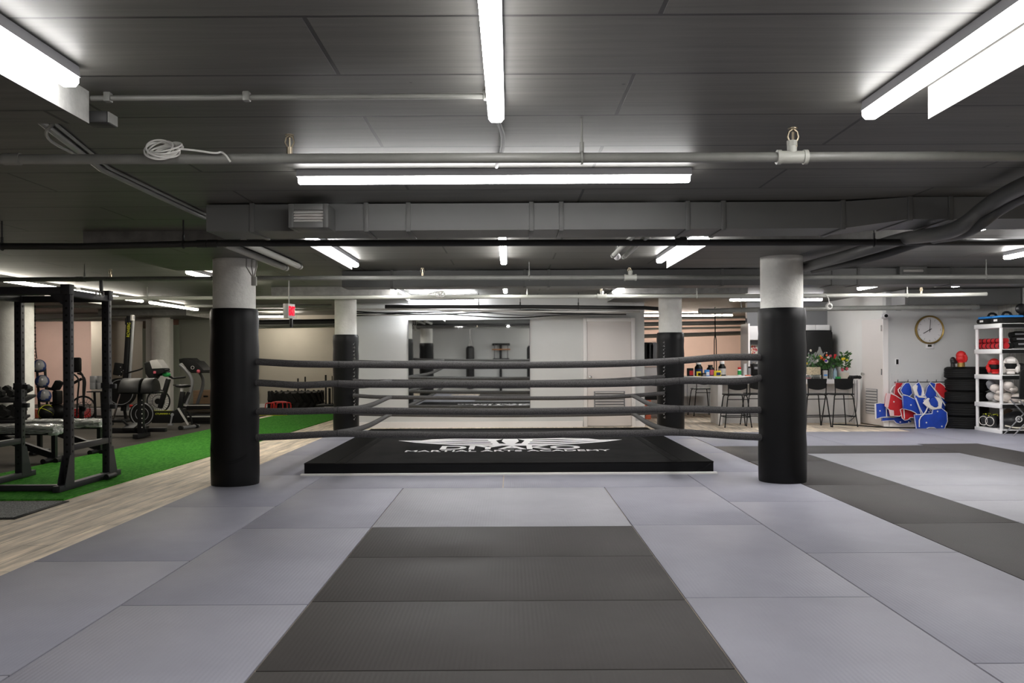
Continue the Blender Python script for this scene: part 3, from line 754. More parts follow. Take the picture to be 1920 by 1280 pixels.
fmat(xa, xb, 1.5, 2.57, M_matd, 'charcoal mat under the viewer just below the photo', G1)
for k, (y0, y1) in enumerate(((2.55, 4.55), (4.55, 6.60), (6.60, 8.60))): fmat(-2.065, xa, y0, y1, M_mat, '%s grey mat in the lane left of the charcoal middle lane' % nth[k], G2)
for k, (y0, y1) in enumerate(((1.54, 3.55), (3.55, 5.55), (5.55, 7.58), (7.58, 9.6))): fmat(-3.08, -2.065, y0, y1, M_mat, '%s grey mat in the leftmost lane along the plank floor' % nth[k], G2)
for k, (y0, y1) in enumerate(((2.62, 4.64), (4.64, 6.65), (6.65, 8.60))): fmat(xb, xc, y0, y1, M_mat, '%s grey mat in the lane right of the charcoal middle lane' % nth[k], G2)
for k, (y0, y1) in enumerate(((1.63, 3.63), (3.63, 5.68), (5.68, 7.70), (7.70, 9.7))): fmat(xc, xd, y0, y1, M_mat, '%s grey mat in the second lane right of the charcoal middle lane' % nth[k], G2)
fmat(-2.065, -.075, 8.60, 9.56, M_mat, 'grey mat along the ring front, left of its middle joint', G2)
fmat(-.075, xc, 8.60, 9.56, M_mat, 'grey mat along the ring front, right of its middle joint', G2)
for k, (y0, y1) in enumerate(((9.6, 11.6), (11.6, 13.6), (13.6, 15.6))):
    fmat(-3.08, -2.31, y0, y1, M_mat, '%s grey mat in the strip left of the ring platform' % nth[k], G2)
for k, (y0, y1) in enumerate(((9.7, 11.6), (11.6, 13.6), (13.6, 14.6))):
    fmat(2.27, xd - .02, y0, y1, M_mat, '%s grey mat in the strip right of the ring platform' % nth[k], G2)
xe, xf, xg = 3.94, 5.97, 6.86
for k, (y0, y1) in enumerate(((2.65, 4.65), (4.65, 6.67), (6.67, 8.67), (8.67, 10.67))): fmat(xd, xe, y0, y1, M_matd, '%s charcoal mat in the dark strip right of the front right column' % nth[k], G1)
fmat(xd - .02, xe + .0, 10.67, 12.45, M_matd, 'charcoal mat at the far corner of the dark strip behind the front right column', G1)
fmat(xe, xf, 11.45, 12.45, M_matd, 'charcoal mat lying crosswise at the far end of the pale rectangle', G1)
for k, (y0, y1) in enumerate(((8.45, 10.45), (10.45, 12.65))): fmat(xf, xg, y0, y1, M_matd, '%s charcoal mat in the dark strip at the far right' % ['nearer', 'farther'][k], G1)
for k, (y0, y1) in enumerate(((5.7, 6.7), (6.7, 7.7), (7.7, 8.62), (8.62, 9.75), (9.75, 11.45))): fmat(xe, xf, y0, y1, M_matl, '%s pale grey mat inside the dark-edged rectangle on the right' % nth[k], G2)
fmat(xg, 8.9, 8.45, 10.5, M_mat, 'grey mat at the right edge beside the far right dark strip', G2)
fmat(xg, 8.9, 10.5, 12.65, M_mat, 'grey mat in front of the white shelves', G2)
for k, (x0, x1) in enumerate(((xd, 4.9), (4.9, 6.9), (6.9, 8.9))):
    fmat(x0, x1, 12.65 if k else 12.45, 14.75 if k < 2 else 15.3, M_mat, ['grey mat in the far row behind the front right column', 'grey mat in the far row in front of the bar stools', 'grey mat in the far row under the white shelves'][k], G2)
fmat(4.9, xf, 12.45, 12.65, M_mat, 'thin grey mat edge behind the crosswise charcoal mat', G2)
struct('floor', MB().box((1.4, .6, .006), (9.0, 1.75, .012)), M_mat)

# turf, door mat
P = [(-4.16, 8.02), (-3.72, 20.3), (-5.35, 20.3), (-5.93, 8.02)]
t = MB().prism([(x, y, .001) for x, y in P], (0, 0, .014)).build('turf_strip', M_turf, loc=(-4.9, 8.02, 0)); tag(t, 'long green artificial turf strip beside the plank floor', 'turf')
t = thing('door_mat', 'grey ribbed door mat with black edge at the left of the plank floor', 'door mat', (-4.6, 7.5, 0))
MB().box((-4.65, 7.52, .005), (1.15, .88, .008), bev=.002).build('mat_border', M_blkm, t)
MB().box((-4.65, 7.52, .010), (1.06, .79, .008)).build('mat_pile', M_doormat, t)

# ------------------------------------------------------------------ ring platform
yF0, yB0 = 9.57, 14.2; xl, xr = -2.29, 2.255; zt = .145
t = thing('ring_platform', 'low black boxing ring platform with white wing logo and lettering', 'ring platform', (0, (yF0 + yB0) / 2, 0))
MB().box(((xl + xr) / 2, (yF0 + yB0) / 2, .5 * (zt - .02) + .01), (xr - xl, yB0 - yF0, zt - .02), bev=.004).build('skirt', M_skirt, t)
MB().box(((xl + xr) / 2, (yF0 + yB0) / 2, zt - .006), (xr - xl + .006, yB0 - yF0 + .006, .012), bev=.004).build('canvas', M_canvas, t)
m = MB()
for s, x in ((-1, xl), (1, xr)):
    m.box((x - s * .17, (yF0 + yB0) / 2, zt + .001), (.34, yB0 - yF0, .003)); m.box((x - s * .42, (yF0 + yB0) / 2, zt + .001), (.06, yB0 - yF0 - .1, .003))
m.box(((xl + xr) / 2, yB0 - .12, zt + .001), (xr - xl - .5, .24, .003))
m.build('canvas_border', M_canvasedge, t)
m = MB(); m.box(((xl + xr) / 2, yF0 - .035, .022), (xr - xl + .06, .06, .024), bev=.003); m.build('white_base_strip', M_trim, t)
m = MB().tube([(xr - .18, yF0 - .006, .04), (xr - .1, yF0 - .008, .075), (xr - .03, yF0 - .006, .125)], .006, 6, smooth=1); m.build('skirt_fold', M_skirt, t)
zc = zt + .002
text_mesh('academy_name', 'DIYAKO', .5, M_print, Matrix.Translation((0.0, 11.16, zc)), t, extrude=.0008, width=1.80, depth_fit=.44, offset=.012)
text_mesh('academy_subtitle', 'MARTIAL ARTS ACADEMY', .2, M_print, Matrix.Translation((-.03, 10.77, zc)), t, extrude=.0008, width=2.56, depth_fit=.17, offset=.002)
m = MB()
for s in (-1, 1):
    m.prism([(s * x, y, zc) for x, y in ((0, 11.40), (.25, 11.36), (.60, 11.44), (1.0, 11.64), (1.30, 11.84), (1.57, 12.13), (1.25, 12.12), (1.12, 12.30), (.80, 12.38), (.60, 12.62), (.30, 12.60), (.22, 12.9), (.08, 12.95), (0, 12.7))][::s], (0, 0, .0015))
o = m.build('wing_emblem', M_print, t)
m = MB(); zs = zc + .0016
for s in (-1, 1):
    for pts in (((.24, 11.55), (.62, 11.60), (1.02, 11.80), (1.38, 12.00), (.98, 11.84), (.60, 11.67), (.24, 11.62)), ((.26, 11.80), (.66, 11.85), (1.20, 12.06), (.66, 11.95), (.28, 11.88)),
                ((.30, 12.06), (.66, 12.12), (1.02, 12.24), (.62, 12.22), (.32, 12.16)), ((.06, 11.6), (.15, 11.66), (.20, 12.05), (.10, 12.3), (.12, 11.95)), ((.05, 12.4), (.16, 12.45), (.20, 12.7), (.08, 12.6))):
        m.prism([(s * x, y, zs) for x, y in pts][::s], (0, 0, .0012))
m.build('emblem_slit', M_canvasedge, o)

# ------------------------------------------------------------------ ring ropes
def rope(label, pts, r=.036, seams=()):
    P = [Vector(p) for p in pts]
    t = thing('ring_rope', label, 'rope', P[len(P) // 2], 'padded ring ropes')
    MB().tube(P, r, 14, smooth=3).build('rope_sleeve', M_rope, t)
    if seams:
        m = MB()
        for s in seams:
            for p, q in zip(P, P[1:]):
                if min(p.x, q.x) <= s.x <= max(p.x, q.x):
                    c = p.lerp(q, (s.x - p.x) / (q.x - p.x)); d = (q - p).normalized()
                    m.cyl(c - d * .004, c + d * .004, r * 1.06, n=14)
        m.build('sleeve_joint', M_ropeseam, t)
    return t
yf = CF - .03
rank = ['topmost', 'second', 'third', 'lowest']
fr = [[(470, 677), (500, 679), (560, 682.5), (640, 683), (800, 684.5), (960, 684.5), (1100, 683), (1180, 681), (1280, 676), (1340, 670), (1380, 669), (1424, 669.5), (1440, 669.5)],
      [(470, 717), (500, 718), (560, 722.5), (600, 720.5), (630, 718.5), (700, 721), (960, 720), (1120, 720), (1230, 716.5), (1290, 712.5), (1350, 715.5), (1400, 714), (1425, 708), (1440, 706)],
      [(470, 771), (500, 771.5), (560, 771), (632, 768.5), (700, 770), (960, 772), (1150, 769), (1268, 766), (1320, 767), (1370, 769.5), (1424, 768.5), (1440, 768)],
      [(470, 820), (500, 819), (560, 816.5), (632, 812), (700, 814), (960, 817), (1100, 813), (1200, 812), (1268, 809.5), (1320, 813), (1380, 817.5), (1424, 819.5), (1440, 820)]]
bk = [[(662, 678), (735, 680), (960, 682), (1185, 679), (1246, 675)],
      [(662, 713.5), (700, 715), (733, 714), (960, 717), (1120, 714), (1185, 710.5), (1246, 706)],
      [(662, 741), (700, 744), (735, 744.5), (960, 747), (1120, 745.5), (1185, 742), (1246, 737)],
      [(662, 775), (728, 777), (960, 779), (1185, 775.5), (1246, 772)]]
Yb = 14.92
for k in range(4):
    rope('%s rope across the front of the ring between the front columns' % rank[k], [W(px, py, yf) for px, py in fr[k]], .0355, seams=[W(632 - k, 0, yf), W(1269, 0, yf)] + ([W(1225, 0, yf)] if k == 1 else []))
    rope('%s rope across the back of the ring in front of the mirror' % rank[k], [W(px, py, Yb) for px, py in bk[k]], .034, seams=[W(770, 0, Yb)] if k == 1 else ())
    for s, (fx, bx) in ((-1, (630, 732)), (1, (1271, 1186))):
        f = lambda L, x: next(p[1] + (q[1] - p[1]) * (x - p[0]) / (q[0] - p[0]) for p, q in zip(L, L[1:]) if p[0] <= x <= q[0])
        A = W(fx, f(fr[k], fx), yf); B = W(bx, f(bk[k], bx), Yb)
        sag = .05 if k else .02
        pts = [A.lerp(B, u) + Vector((0, 0, -sag * sin(pi * min(1, u * 1.15)))) for u in (0, .15, .35, .55, .75, .92, 1)]
        pts[0] += Vector((0, .02, 0)); pts[-1] += Vector((0, -.02, 0))
        rope('%s rope along the %s side of the ring' % (rank[k], 'left' if s < 0 else 'right'), pts, .034)
# turnbuckle hooks where the front ropes meet the columns
for s, x in ((-1, XL_ + .235), (1, XR_ - .235)):
    pass

# ------------------------------------------------------------------ bar, kitchen corner
def bar_counter():
    y0, y1 = 16.5, 17.12
    x0, x1 = XX(1346, y0), XX(1613, y0); zt = W(1560, 711, y0).z; zb = W(1560, 719.5, y0).z
    t = thing('bar_counter', 'white breakfast bar with black stools in front of it', 'counter', ((x0 + x1) / 2, y0, 0))
    MB().box(((x0 + x1) / 2, (y0 + y1) / 2, (zt + zb) / 2), (x1 - x0, y1 - y0, zt - zb), bev=.004).build('counter_top', M_counter, t)
    for x in (x0 + .04, x1 - .045):
        MB().box((x, (y0 + y1) / 2, zb / 2), (.085, y1 - y0 - .01, zb), bev=.003).build('end_panel', M_counter, t)
    MB().box(((x0 + x1) / 2, y0 + .38, zb / 2), (x1 - x0 - .17, .04, zb)).build('front_panel', M_panel, t)
    return zt
ZB = bar_counter()
y0, y1 = 17.95, 18.55
x0, x1 = 3.45, XX(1413, y0); zt2 = W(1350, 705, y0).z
t = thing('side_counter', 'white counter top carrying the supplement jars, behind the ring', 'counter', ((x0 + x1) / 2, y0, 0))
MB().box(((x0 + x1) / 2, (y0 + y1) / 2, zt2 - .04), (x1 - x0, y1 - y0, .08), bev=.004).build('counter_top', M_counter, t)
for x in (x0 + .05, x1 - .2): MB().box((x, (y0 + y1) / 2, (zt2 - .08) / 2), (.09, .5, zt2 - .08)).build('end_panel', M_counter, t)
t = thing('low_cabinet', 'pale panelled low cabinet under the jars counter seen past a stool', 'cabinet', (4.3, 19.8, 0))
m = MB()
for k in range(3): m = MB().box((3.78 + k * .5, 19.8, .42), (.49, .4, .82), bev=.004).build('cabinet_door', M_panel, t)

def stool(name_label, x, y, rz=0.0, first=[None]):
    if first[0] is None:
        t = thing('bar_stool', name_label, 'stool', (0, 0, 0), 'black bar stools'); first[0] = t
        sz = .60
        m = MB(); m.box((0, 0, sz), (.40, .38, .028), bev=.012); m.build('seat', M_blks, t)
        m = MB()
        pr = [(-.175, .0), (.175, .0), (.185, .19), (-.185, .19)]
        n = 10; o = []
        for k in range(n + 1):
            u = -1 + 2 * k / n; o.append((u * .17, -.175 - .03 * (1 - u * u), sz + .12 - .035 * (1 - u * u)))
        top = [(u * .185, -.185 - .03 * (1 - u * u), sz + .29) for u in [1 - 2 * k / n for k in range(n + 1)]]
        m.prism(o + top, (0, .014, 0)); m.build('backrest', M_blks, t)
        for sx in (-1, 1):
            for sy in (-1, 1):
                m = MB(); m.tube([(sx * .15, sy * .15, sz - .012), (sx * .178, sy * .165, sz - .03), (sx * .19, sy * .178, sz - .12), (sx * .245, sy * .215, .008)], .0105, 8, smooth=1)
                m.cyl((sx * .245, sy * .215, .0), (sx * .245, sy * .215, .02), .014, n=8); m.build('leg', M_blk, t)
            m = MB(); m.tube([(sx * .165, -.16, sz - .02), (sx * .168, -.178, sz + .03), (sx * .172, -.187, sz + .2)], .010, 8); m.build('back_post', M_blk, t)
        for sy in (-1, 1): MB().cyl((-.226, sy * .203, .19), (.226, sy * .203, .19), .009, n=8).build('footrest', M_blk, t)
        for sx in (-1, 1): MB().cyl((sx * .226, -.203, .19), (sx * .226, .203, .19), .009, n=8).build('footrest', M_blk, t)
        MB().cyl((-.195, -.183, sz - .085), (.195, -.183, sz - .085), .008, n=8).build('seat_rail', M_blk, t)
        t.location = (x, y, 0); t.rotation_euler = (0, 0, rz)
        return t
    return dup(first[0], (x, y, 0), name_label, rz=rz)
ys = 16.05
stool('black bar stool left of the front right column, fully visible through the ropes', XX(1378, ys), ys)
stool('black bar stool half hidden by the left edge of the front right column', XX(1426, ys), ys + .30)
stool('black bar stool half hidden by the right edge of the front right column', XX(1524, ys), ys, .08)
stool('rightmost black bar stool in front of the white bar', XX(1573, ys), ys, .12)
stool('black bar stool behind the jars counter, beside the back right column', XX(1315, 19.15), 19.15, .1)

# things on the jars counter
yj = 18.15
def jar(label, px, ytop, w, col, cap, capcol, labcol=None, y=yj, name='supplement_jar'):
    c = W(px, 705, y); x = c.x; z = zt2; h = W(px, ytop, y).z - z; r = w / 2 * y / F
    t = thing(name, label, 'jar', (x, y, z), 'supplement jars and boxes')
    hb = h * (1 - cap)
    MB().lathe([(r * .94, 0), (r, .01), (r, hb * .68), (r * .97, hb * .76), (r * .62, hb * .93), (r * .55, hb)], (x, y, z), n=20).build('jar_body', col, t)
    MB().lathe([(r * .62, hb), (r * .64, hb + .004), (r * .64, h - .004), (r * .60, h)], (x, y, z), n=18).build('lid', capcol, t)
    if labcol: MB().lathe([(r * 1.006, hb * .10), (r * 1.012, hb * .12), (r * 1.012, hb * .6), (r * 1.006, hb * .62)], (x, y, z), n=20, cap=False).build('label_band', labcol, t, recalc=False)
def carton(label, px, ytop, w, col, lab=None, y=yj, z=None, cat='box', yb=705, name='supplement_box', grp='supplement jars and boxes', dpt=.08):
    c = W(px, yb, y); zz = zt2 if z is None else z; h = W(px, ytop, y).z - zz; ww = w * y / F
    t = thing(name, label, cat, (c.x, y, zz), grp)
    MB().box((c.x, y, zz + h / 2), (ww, dpt, h), bev=.002).build('box_body', col, t)
    if lab: MB().box((c.x + ww * .12, y - dpt / 2 - .001, zz + h * .4), (ww * .6, .003, h * .55)).build('printed_panel', lab, t)
carton('black carton with a red panel at the left end of the jars counter', 1294, 690, 11, M_blkm, M_red)
jar('big black jar with white lid left of the blue box', 1310, 680, 15, M_blks, .13, M_white, M_navy, y=18.3)
carton('small yellow carton with black mark in front of the left big jar', 1310, 696, 8, M_yellow, M_blkm, y=18.03, dpt=.04)
carton('small black carton between the yellow carton and the blue box', 1319, 699, 9, M_blkm, M_grey, y=18.0, dpt=.05)
carton('sky blue carton in front of the middle jar', 1325.5, 693, 9, M_blue, M_white, y=18.08, dpt=.05)
jar('big black jar with black lid in the middle of the jars counter', 1332, 684, 14, M_blks, .12, M_blkm, M_pinkp, y=18.32)
carton('yellow carton with dark marks in front of the right jar', 1345, 694.5, 13, M_yellow, M_navy, y=18.05, dpt=.05)
jar('tallest black jar with white lid right of the yellow cartons', 1354, 677, 14, M_blks, .19, M_white, M_lgrey, y=18.3)
def can(label, px, ytop, w, parts, y=yj, cat='bottle', name='spray_bottle'):
    c = W(px, 705, y); h = W(px, ytop, y).z - zt2; r = w / 2 * y / F
    t = thing(name, label, cat, (c.x, y, zt2), 'bottles by the coffee machine')
    for nm, a, b, k, col in parts: MB().lathe([(r * k * .96, h * a), (r * k, h * a + .004), (r * k, h * b - .004), (r * k * .9, h * b)], (c.x, y, zt2), n=18).build(nm, col, t)
can('white spray bottle with green label and red cap right of the jars', 1386.5, 688, 7, (('bottle_body', 0, .75, 1, M_white), ('label_band', .12, .62, 1.03, M_greenb), ('cap', .75, 1, .85, M_red)))
t = thing('cup_stack', 'stack of white paper cups left of the coffee machine', 'cups', (W(1397, 705, yj).x, yj, zt2), 'bottles by the coffee machine')
for k in range(9): MB().lathe([(.036, k * .028), (.043, k * .028 + .03), (.045, k * .028 + .034), (.04, k * .028 + .026)], (W(1397, 705, yj).x, yj, zt2), n=16, cap=False).build('paper_cup', M_white, t)
can('tall grey bottle between the cup stack and the coffee machine', 1405, 687, 6, (('bottle_body', 0, .85, 1, M_grey), ('cap', .85, 1, .7, M_blkm)))
o = MB().box((XX(1402, 18.0), 18.0, zt2 + .012), (.11, .06, .022), bev=.005).build('snack_packet', M_coral, loc=(XX(1402, 18.0), 18.0, zt2)); tag(o, 'small orange packet lying in front of the grey bottle', 'packet')
yk = 18.3
xk = XX(1417, yk); zk = W(1415, 711, yk).z
t = thing('kitchen_counter', 'grey kitchen counter at the back wall behind the bar', 'counter', (5.7, 18.4, 0))
MB().box((5.70, 18.4, .86), (.94, .6, .05), bev=.003).build('counter_top', M_grey, t)
for k in range(2): MB().box((5.47 + k * .46, 18.42, .42), (.45, .54, .82), bev=.003).build('cabinet_door', M_counter, t)
t = thing('coffee_machine', 'black coffee machine half hidden by the front right column', 'coffee machine', (xk, yk, .885))
MB().box((xk + .02, yk, 1.02), (.24, .25, .26), bev=.02).build('machine_body', M_blks, t)
MB().cyl((xk + .02, yk - .02, 1.15), (xk + .02, yk - .02, 1.19), .09, n=20).build('water_lid', M_chrome, t)
MB().box((xk + .02, yk - .13, 1.06), (.18, .02, .05), bev=.004).build('control_panel', M_grey, t)
yw = 18.70
def wallbox(name, label, cat, px0, px1, py0, py1, y, d, m, bev=.003, grp=None):
    a, b = W(px0, py0, y), W(px1, py1, y)
    t = thing(name, label, cat, ((a.x + b.x) / 2, y, b.z), grp)
    return t, a, b
t, a, b = wallbox('wall_cabinet', 'white upper kitchen cabinet left of the front right column', 'cabinet', 1405, 1450, 611, 637, 18.4, .3, None, grp='upper kitchen cabinets')
MB().box(((a.x + b.x) / 2, 18.55, (a.z + b.z) / 2), (b.x - a.x, .32, a.z - b.z)).build('cabinet_body', M_white, t)
MB().box(((a.x + b.x) / 2, 18.38, (a.z + b.z) / 2), (b.x - a.x - .006, .02, a.z - b.z - .006), bev=.003).build('cabinet_door', M_white, t)
for k, (p0, p1, l) in enumerate(((1506, 1528, 'left'), (1528.5, 1555, 'right'))):
    t, a, b = wallbox('wall_cabinet', 'pale upper cabinet above the black fridge, the %s one' % l, 'cabinet', p0, p1, 609, 619, 18.4, .3, None, grp='upper kitchen cabinets')
    MB().box(((a.x + b.x) / 2, 18.55, (a.z + b.z) / 2), (b.x - a.x, .32, a.z - b.z)).build('cabinet_body', M_white, t)
    MB().box(((a.x + b.x) / 2, 18.38, (a.z + b.z) / 2), (b.x - a.x - .006, .02, a.z - b.z - .006), bev=.003).build('cabinet_door', M_white, t)
struct('trim_2', MB().box((XX(1403.5, 18.2), 18.45, 1.0), (.035, .6, 2.0)), M_trim)
t, a, b = wallbox('floral_picture', 'red and cream patterned picture on the kitchen wall under the upper cabinet', 'picture', 1408, 1424, 646, 664, 18.66, .02, None)
MB().box(((a.x + b.x) / 2, 18.69, (a.z + b.z) / 2), (b.x - a.x, .03, a.z - b.z)).build('picture_board', M_cream, t)
for k in range(16):
    x, z = R.uniform(a.x + .015, b.x - .015), R.uniform(b.z + .015, a.z - .015)
    MB().cyl((x, 18.676, z), (x, 18.672, z), R.uniform(.012, .022), n=7).build('petal_patch', [M_coral, M_red, M_pinkp][k % 3], t)
yfr = 17.95
t, a, b = wallbox('fridge', 'tall black fridge behind the flowers', 'fridge', 1509, 1562, 619, 790, yfr, .6, None)
a.x = b.x - .56
MB().box(((a.x + b.x) / 2, yfr + .36, a.z / 2 + .01), (b.x - a.x, .62, a.z - .02), bev=.008).build('fridge_body', M_blkm, t)
MB().box(((a.x + b.x) / 2, yfr + .02, a.z * .62), (b.x - a.x - .01, .06, a.z * .72), bev=.01).build('fridge_door', M_blks, t)
MB().box(((a.x + b.x) / 2, yfr + .02, a.z * .13), (b.x - a.x - .01, .06, a.z * .22), bev=.01).build('freezer_door', M_blks, t)
MB().cyl((a.x + .05, yfr - .03, a.z * .4), (a.x + .05, yfr - .03, a.z * .75), .012, n=8).build('door_handle', M_grey, t)
c = W(1508.5, 661, 16.95); t = thing('monitor', 'glowing blue screen edge beside the front right column', 'monitor', (c.x - .12, 16.95, ZB))
MB().box((c.x - .14, 16.97, c.z), (.36, .02, .30), bev=.005).build('screen_frame', M_blkm, t)
MB().box((c.x - .14, 16.958, c.z), (.33, .004, .26)).build('screen', M_screen, t)
MB().cyl((c.x - .14, 16.98, ZB), (c.x - .14, 16.98, c.z), .02, n=8).cyl((c.x - .14, 16.98, ZB), (c.x - .14, 16.98, ZB + .012), .09, n=20).build('stand', M_blkm, t)

# flowers on the bar
def leaf(m, c, d, L, w):
    d = Vector(d).normalized(); s = d.cross(Vector((R.uniform(-1, 1), R.uniform(-1, 1), R.uniform(-.5, .5)))).normalized()
    n = d.cross(s); c = Vector(c)
    P = [c, c + d * L * .35 + s * w + n * .004, c + d * L, c + d * L * .35 - s * w + n * .004]
    m.quad(P)
def blossom(t, nm, col, c, r, n=7, core=None):
    m = MB(); c = Vector(c)
    for k in range(n):
        a = 2 * pi * k / n + R.random()
        m.sph(c + Vector((cos(a) * r * .6, -abs(R.uniform(0, .5)) * r, sin(a) * r * .6)), r * .52, (1, .6, 1), n=8)
    m.sph(c + Vector((0, -r * .5, 0)), r * .42, n=8)
    o = m.build(nm, col, t)
    if core: MB().sph(c + Vector((0, -r * .85, 0)), r * .3, n=8).build('flower_centre', core, o)
yb = 16.75
def foliage(t, cx, cz, rx, rz, n, y=yb, L=.07, w=.018):
    m = MB()
    for k in range(n):
        a, rr = R.uniform(0, 2 * pi), math.sqrt(R.random())
        p = (cx + cos(a) * rr * rx, y + R.uniform(-.09, .09), cz + sin(a) * rr * rz)
        leaf(m, p, (cos(a) + R.uniform(-.6, .6), R.uniform(-.6, .6), sin(a) + R.uniform(-.3, .8)), L * R.uniform(.6, 1.3), w * R.uniform(.7, 1.3))
    m.build('foliage', M_leaf, t)
P3 = lambda px, py, y=yb: W(px, py, y)
# 1: wrapped bouquet in a woven basket
c = P3(1523, 711); t = thing('wrapped_bouquet', 'bouquet in clear wrap standing in the woven cream basket', 'flowers', (c.x, yb, ZB + .08), 'flowers on the bar')
q = P3(1525, 676); foliage(t, q.x, q.z, .13, .10, 120)
for px, py, col, nm in ((1512, 681, M_yellow, 'yellow_blossom'), (1510, 684, M_yellow, 'yellow_blossom'), (1514, 671, M_petalw, 'white_blossom'), (1533, 676, M_petalw, 'white_blossom'), (1520, 657, M_cream, 'cream_blossom'), (1538, 668, M_yellow, 'yellow_blossom')):
    blossom(t, nm, col, P3(px, py, yb - .07), .022)
m = MB()
for k in range(5):
    a = P3(1511 + k * 4, 684 - k, yb - .06); b2 = P3(1522 + k * 6, 664 - (k % 3) * 4, yb - .03)
    m.prism([a, a + Vector((.04, 0, -.01)), b2 + Vector((.03, .01, 0)), b2], (0, .002, 0))
m.prism([P3(1533, 669, yb), P3(1535, 650, yb - .02), P3(1538, 650, yb - .02), P3(1545, 668, yb)], (0, .002, 0))
m.build('clear_wrap', M_plastw, t)
c = P3(1522, 705); t = thing('flower_basket', 'woven cream basket raised on clear boxes at the left end of the visible bar', 'basket', (c.x, yb, ZB + .1))
a, b = P3(1508, 688), P3(1538, 702)
MB().lathe([((b.x - a.x) / 2 * .94, b.z), ((b.x - a.x) / 2, b.z + .01), ((b.x - a.x) / 2 * 1.0, a.z - .02), ((b.x - a.x) / 2 * .97, a.z), ((b.x - a.x) / 2 * .9, a.z - .01)], ((a.x + b.x) / 2, yb, 0), n=24).build('basket_weave', M_wick, t)
zz = b.z
for px, w_, col, l in ((1514, 10, M_glass, 'clear tub of sweets under the woven basket, left'), (1529, 16, M_glass, 'clear tray with dark contents under the woven basket, right')):
    q = P3(px, 711); w2 = w_ * yb / F
    t = thing('clear_tub', l, 'tub', (q.x, yb - .02, ZB), 'clear tubs under the basket')
    MB().box((q.x, yb - .02, ZB + (zz - ZB) / 2), (w2, .12, zz - ZB - .004), bev=.004).build('tub', col, t)
    MB().box((q.x, yb - .02, ZB + .02), (w2 * .8, .09, .03), bev=.004).build('contents', M_pinkp if px < 1520 else M_blkm, t)
# 2: mixed bouquet in a glass vase
c = P3(1558, 711); t = thing('flower_vase', 'glass vase of red, white and violet flowers in the middle of the bar', 'flowers', (c.x, yb, ZB), 'flowers on the bar')
h = P3(1558, 684).z - ZB
MB().lathe([(.030, 0), (.034, .005), (.037, h * .6), (.048, h), (.044, h), (.033, h * .6), (.028, .012)], (c.x, yb, ZB), n=20, cap=True).build('vase', M_glass, t)
m = MB()
for k in range(9): m.tube([(c.x + R.uniform(-.015, .015), yb + R.uniform(-.015, .015), ZB + .015), (c.x + R.uniform(-.03, .03), yb, ZB + h), (c.x + R.uniform(-.1, .1), yb, ZB + h + .09)], .004, 5)
m.build('stems', M_leaf, t)
q = P3(1556, 680); foliage(t, q.x, q.z, .15, .09, 170); 
q = P3(1545, 684); foliage(t, q.x, q.z, .07, .06, 60)
for px, py, col, nm, r in ((1550, 666, M_orange, 'red_blossom', .022), (1540, 671, M_orange, 'orange_blossom', .026), (1545, 674, M_orange, 'orange_blossom', .024), (1557, 667, M_pinkp, 'rose_blossom', .026), (1566, 666, M_red, 'red_blossom', .024), (1553, 670, M_petalw, 'white_blossom', .024), (1565, 670, M_red, 'red_blossom', .020), (1550, 661, M_petalw, 'white_blossom', .012)):
    blossom(t, nm, col, P3(px, py, yb - .08), r)
blossom(t, 'white_blossom', M_petalw, P3(1549, 677, yb - .085), .036, core=None)
blossom(t, 'violet_blossom', M_purple, P3(1548.5, 676, yb - .115), .024)
# 3: cream pot with yellow flowers
c = P3(1582, 711); t = thing('flower_pot', 'cream footed pot with yellow flowers and red berries at the right end of the bar', 'flowers', (c.x, yb, ZB), 'flowers on the bar')
h = P3(1582, 698).z - ZB
MB().lathe([(.07, 0), (.072, .02), (.078, .035), (.098, .06), (.102, h), (.092, h), (.08, h - .02)], (c.x, yb, ZB), n=24).build('pot', M_cream, t)
q = P3(1583, 680); foliage(t, q.x, q.z, .09, .11, 130)
q = P3(1585, 665); foliage(t, q.x, q.z, .09, .03, 30, L=.06, w=.02)
for px, py, col, nm, r in ((1580, 673, M_yellow, 'yellow_blossom', .026), (1588, 675, M_lime, 'pale_yellow_blossom', .024), (1583, 672, M_yellow, 'yellow_blossom', .02), (1579, 693, M_pinkp, 'dark_red_berries', .03), (1588, 691, M_pinkp, 'dark_red_berries', .028), (1594, 667, M_petalw, 'white_blossom', .014)):
    blossom(t, nm, col, P3(px, py, yb - .08), r)
# smaller bar items
def baritem(name, label, cat, px, pyt, w, m, m2=None, y=16.68, bottle=False):
    q = W(px, 711, y); h = W(px, pyt, y).z - ZB; ww = w * y / F
    t = thing(name, label, cat, (q.x, y, ZB), 'small things on the bar')
    if bottle: MB().lathe([(ww * .48, 0), (ww * .5, .008), (ww * .5, h * .72), (ww * .2, h * .88), (ww * .2, h)], (q.x, y, ZB), n=16).build('bottle_body', m, t)
    else: MB().box((q.x, y, ZB + h / 2), (ww, .06, h), bev=.004).build('carton_body', m, t)
    if m2: MB().box((q.x, y - .032 - (.01 if bottle else 0), ZB + h * .45), (ww * .8, .004, h * .16)).build('label_strip', m2, t)
baritem('carton', 'white and blue printed carton left of the glass vase', 'box', 1547, 694, 8, M_lgrey, M_blue)
baritem('water_bottle', 'pale blue plastic bottle right of the glass vase', 'bottle', 1566, 690, 7, pm('pale_blue_plastic', (.45, .62, .74), .25, trans=.3), None, bottle=True)
baritem('green_tub', 'small bright green tub in front of the cream pot', 'tub', 1571.5, 706, 8, M_greenb, None, y=16.6)
baritem('speaker', 'dark canister between the basket and the printed carton', 'canister', 1540, 692, 6, M_blkm, None, y=16.85)
q = W(1602, 711, 16.75)
t = thing('gym_bag', 'black soft pouch at the right end of the bar', 'bag', (q.x, 16.75, ZB))
m = MB()
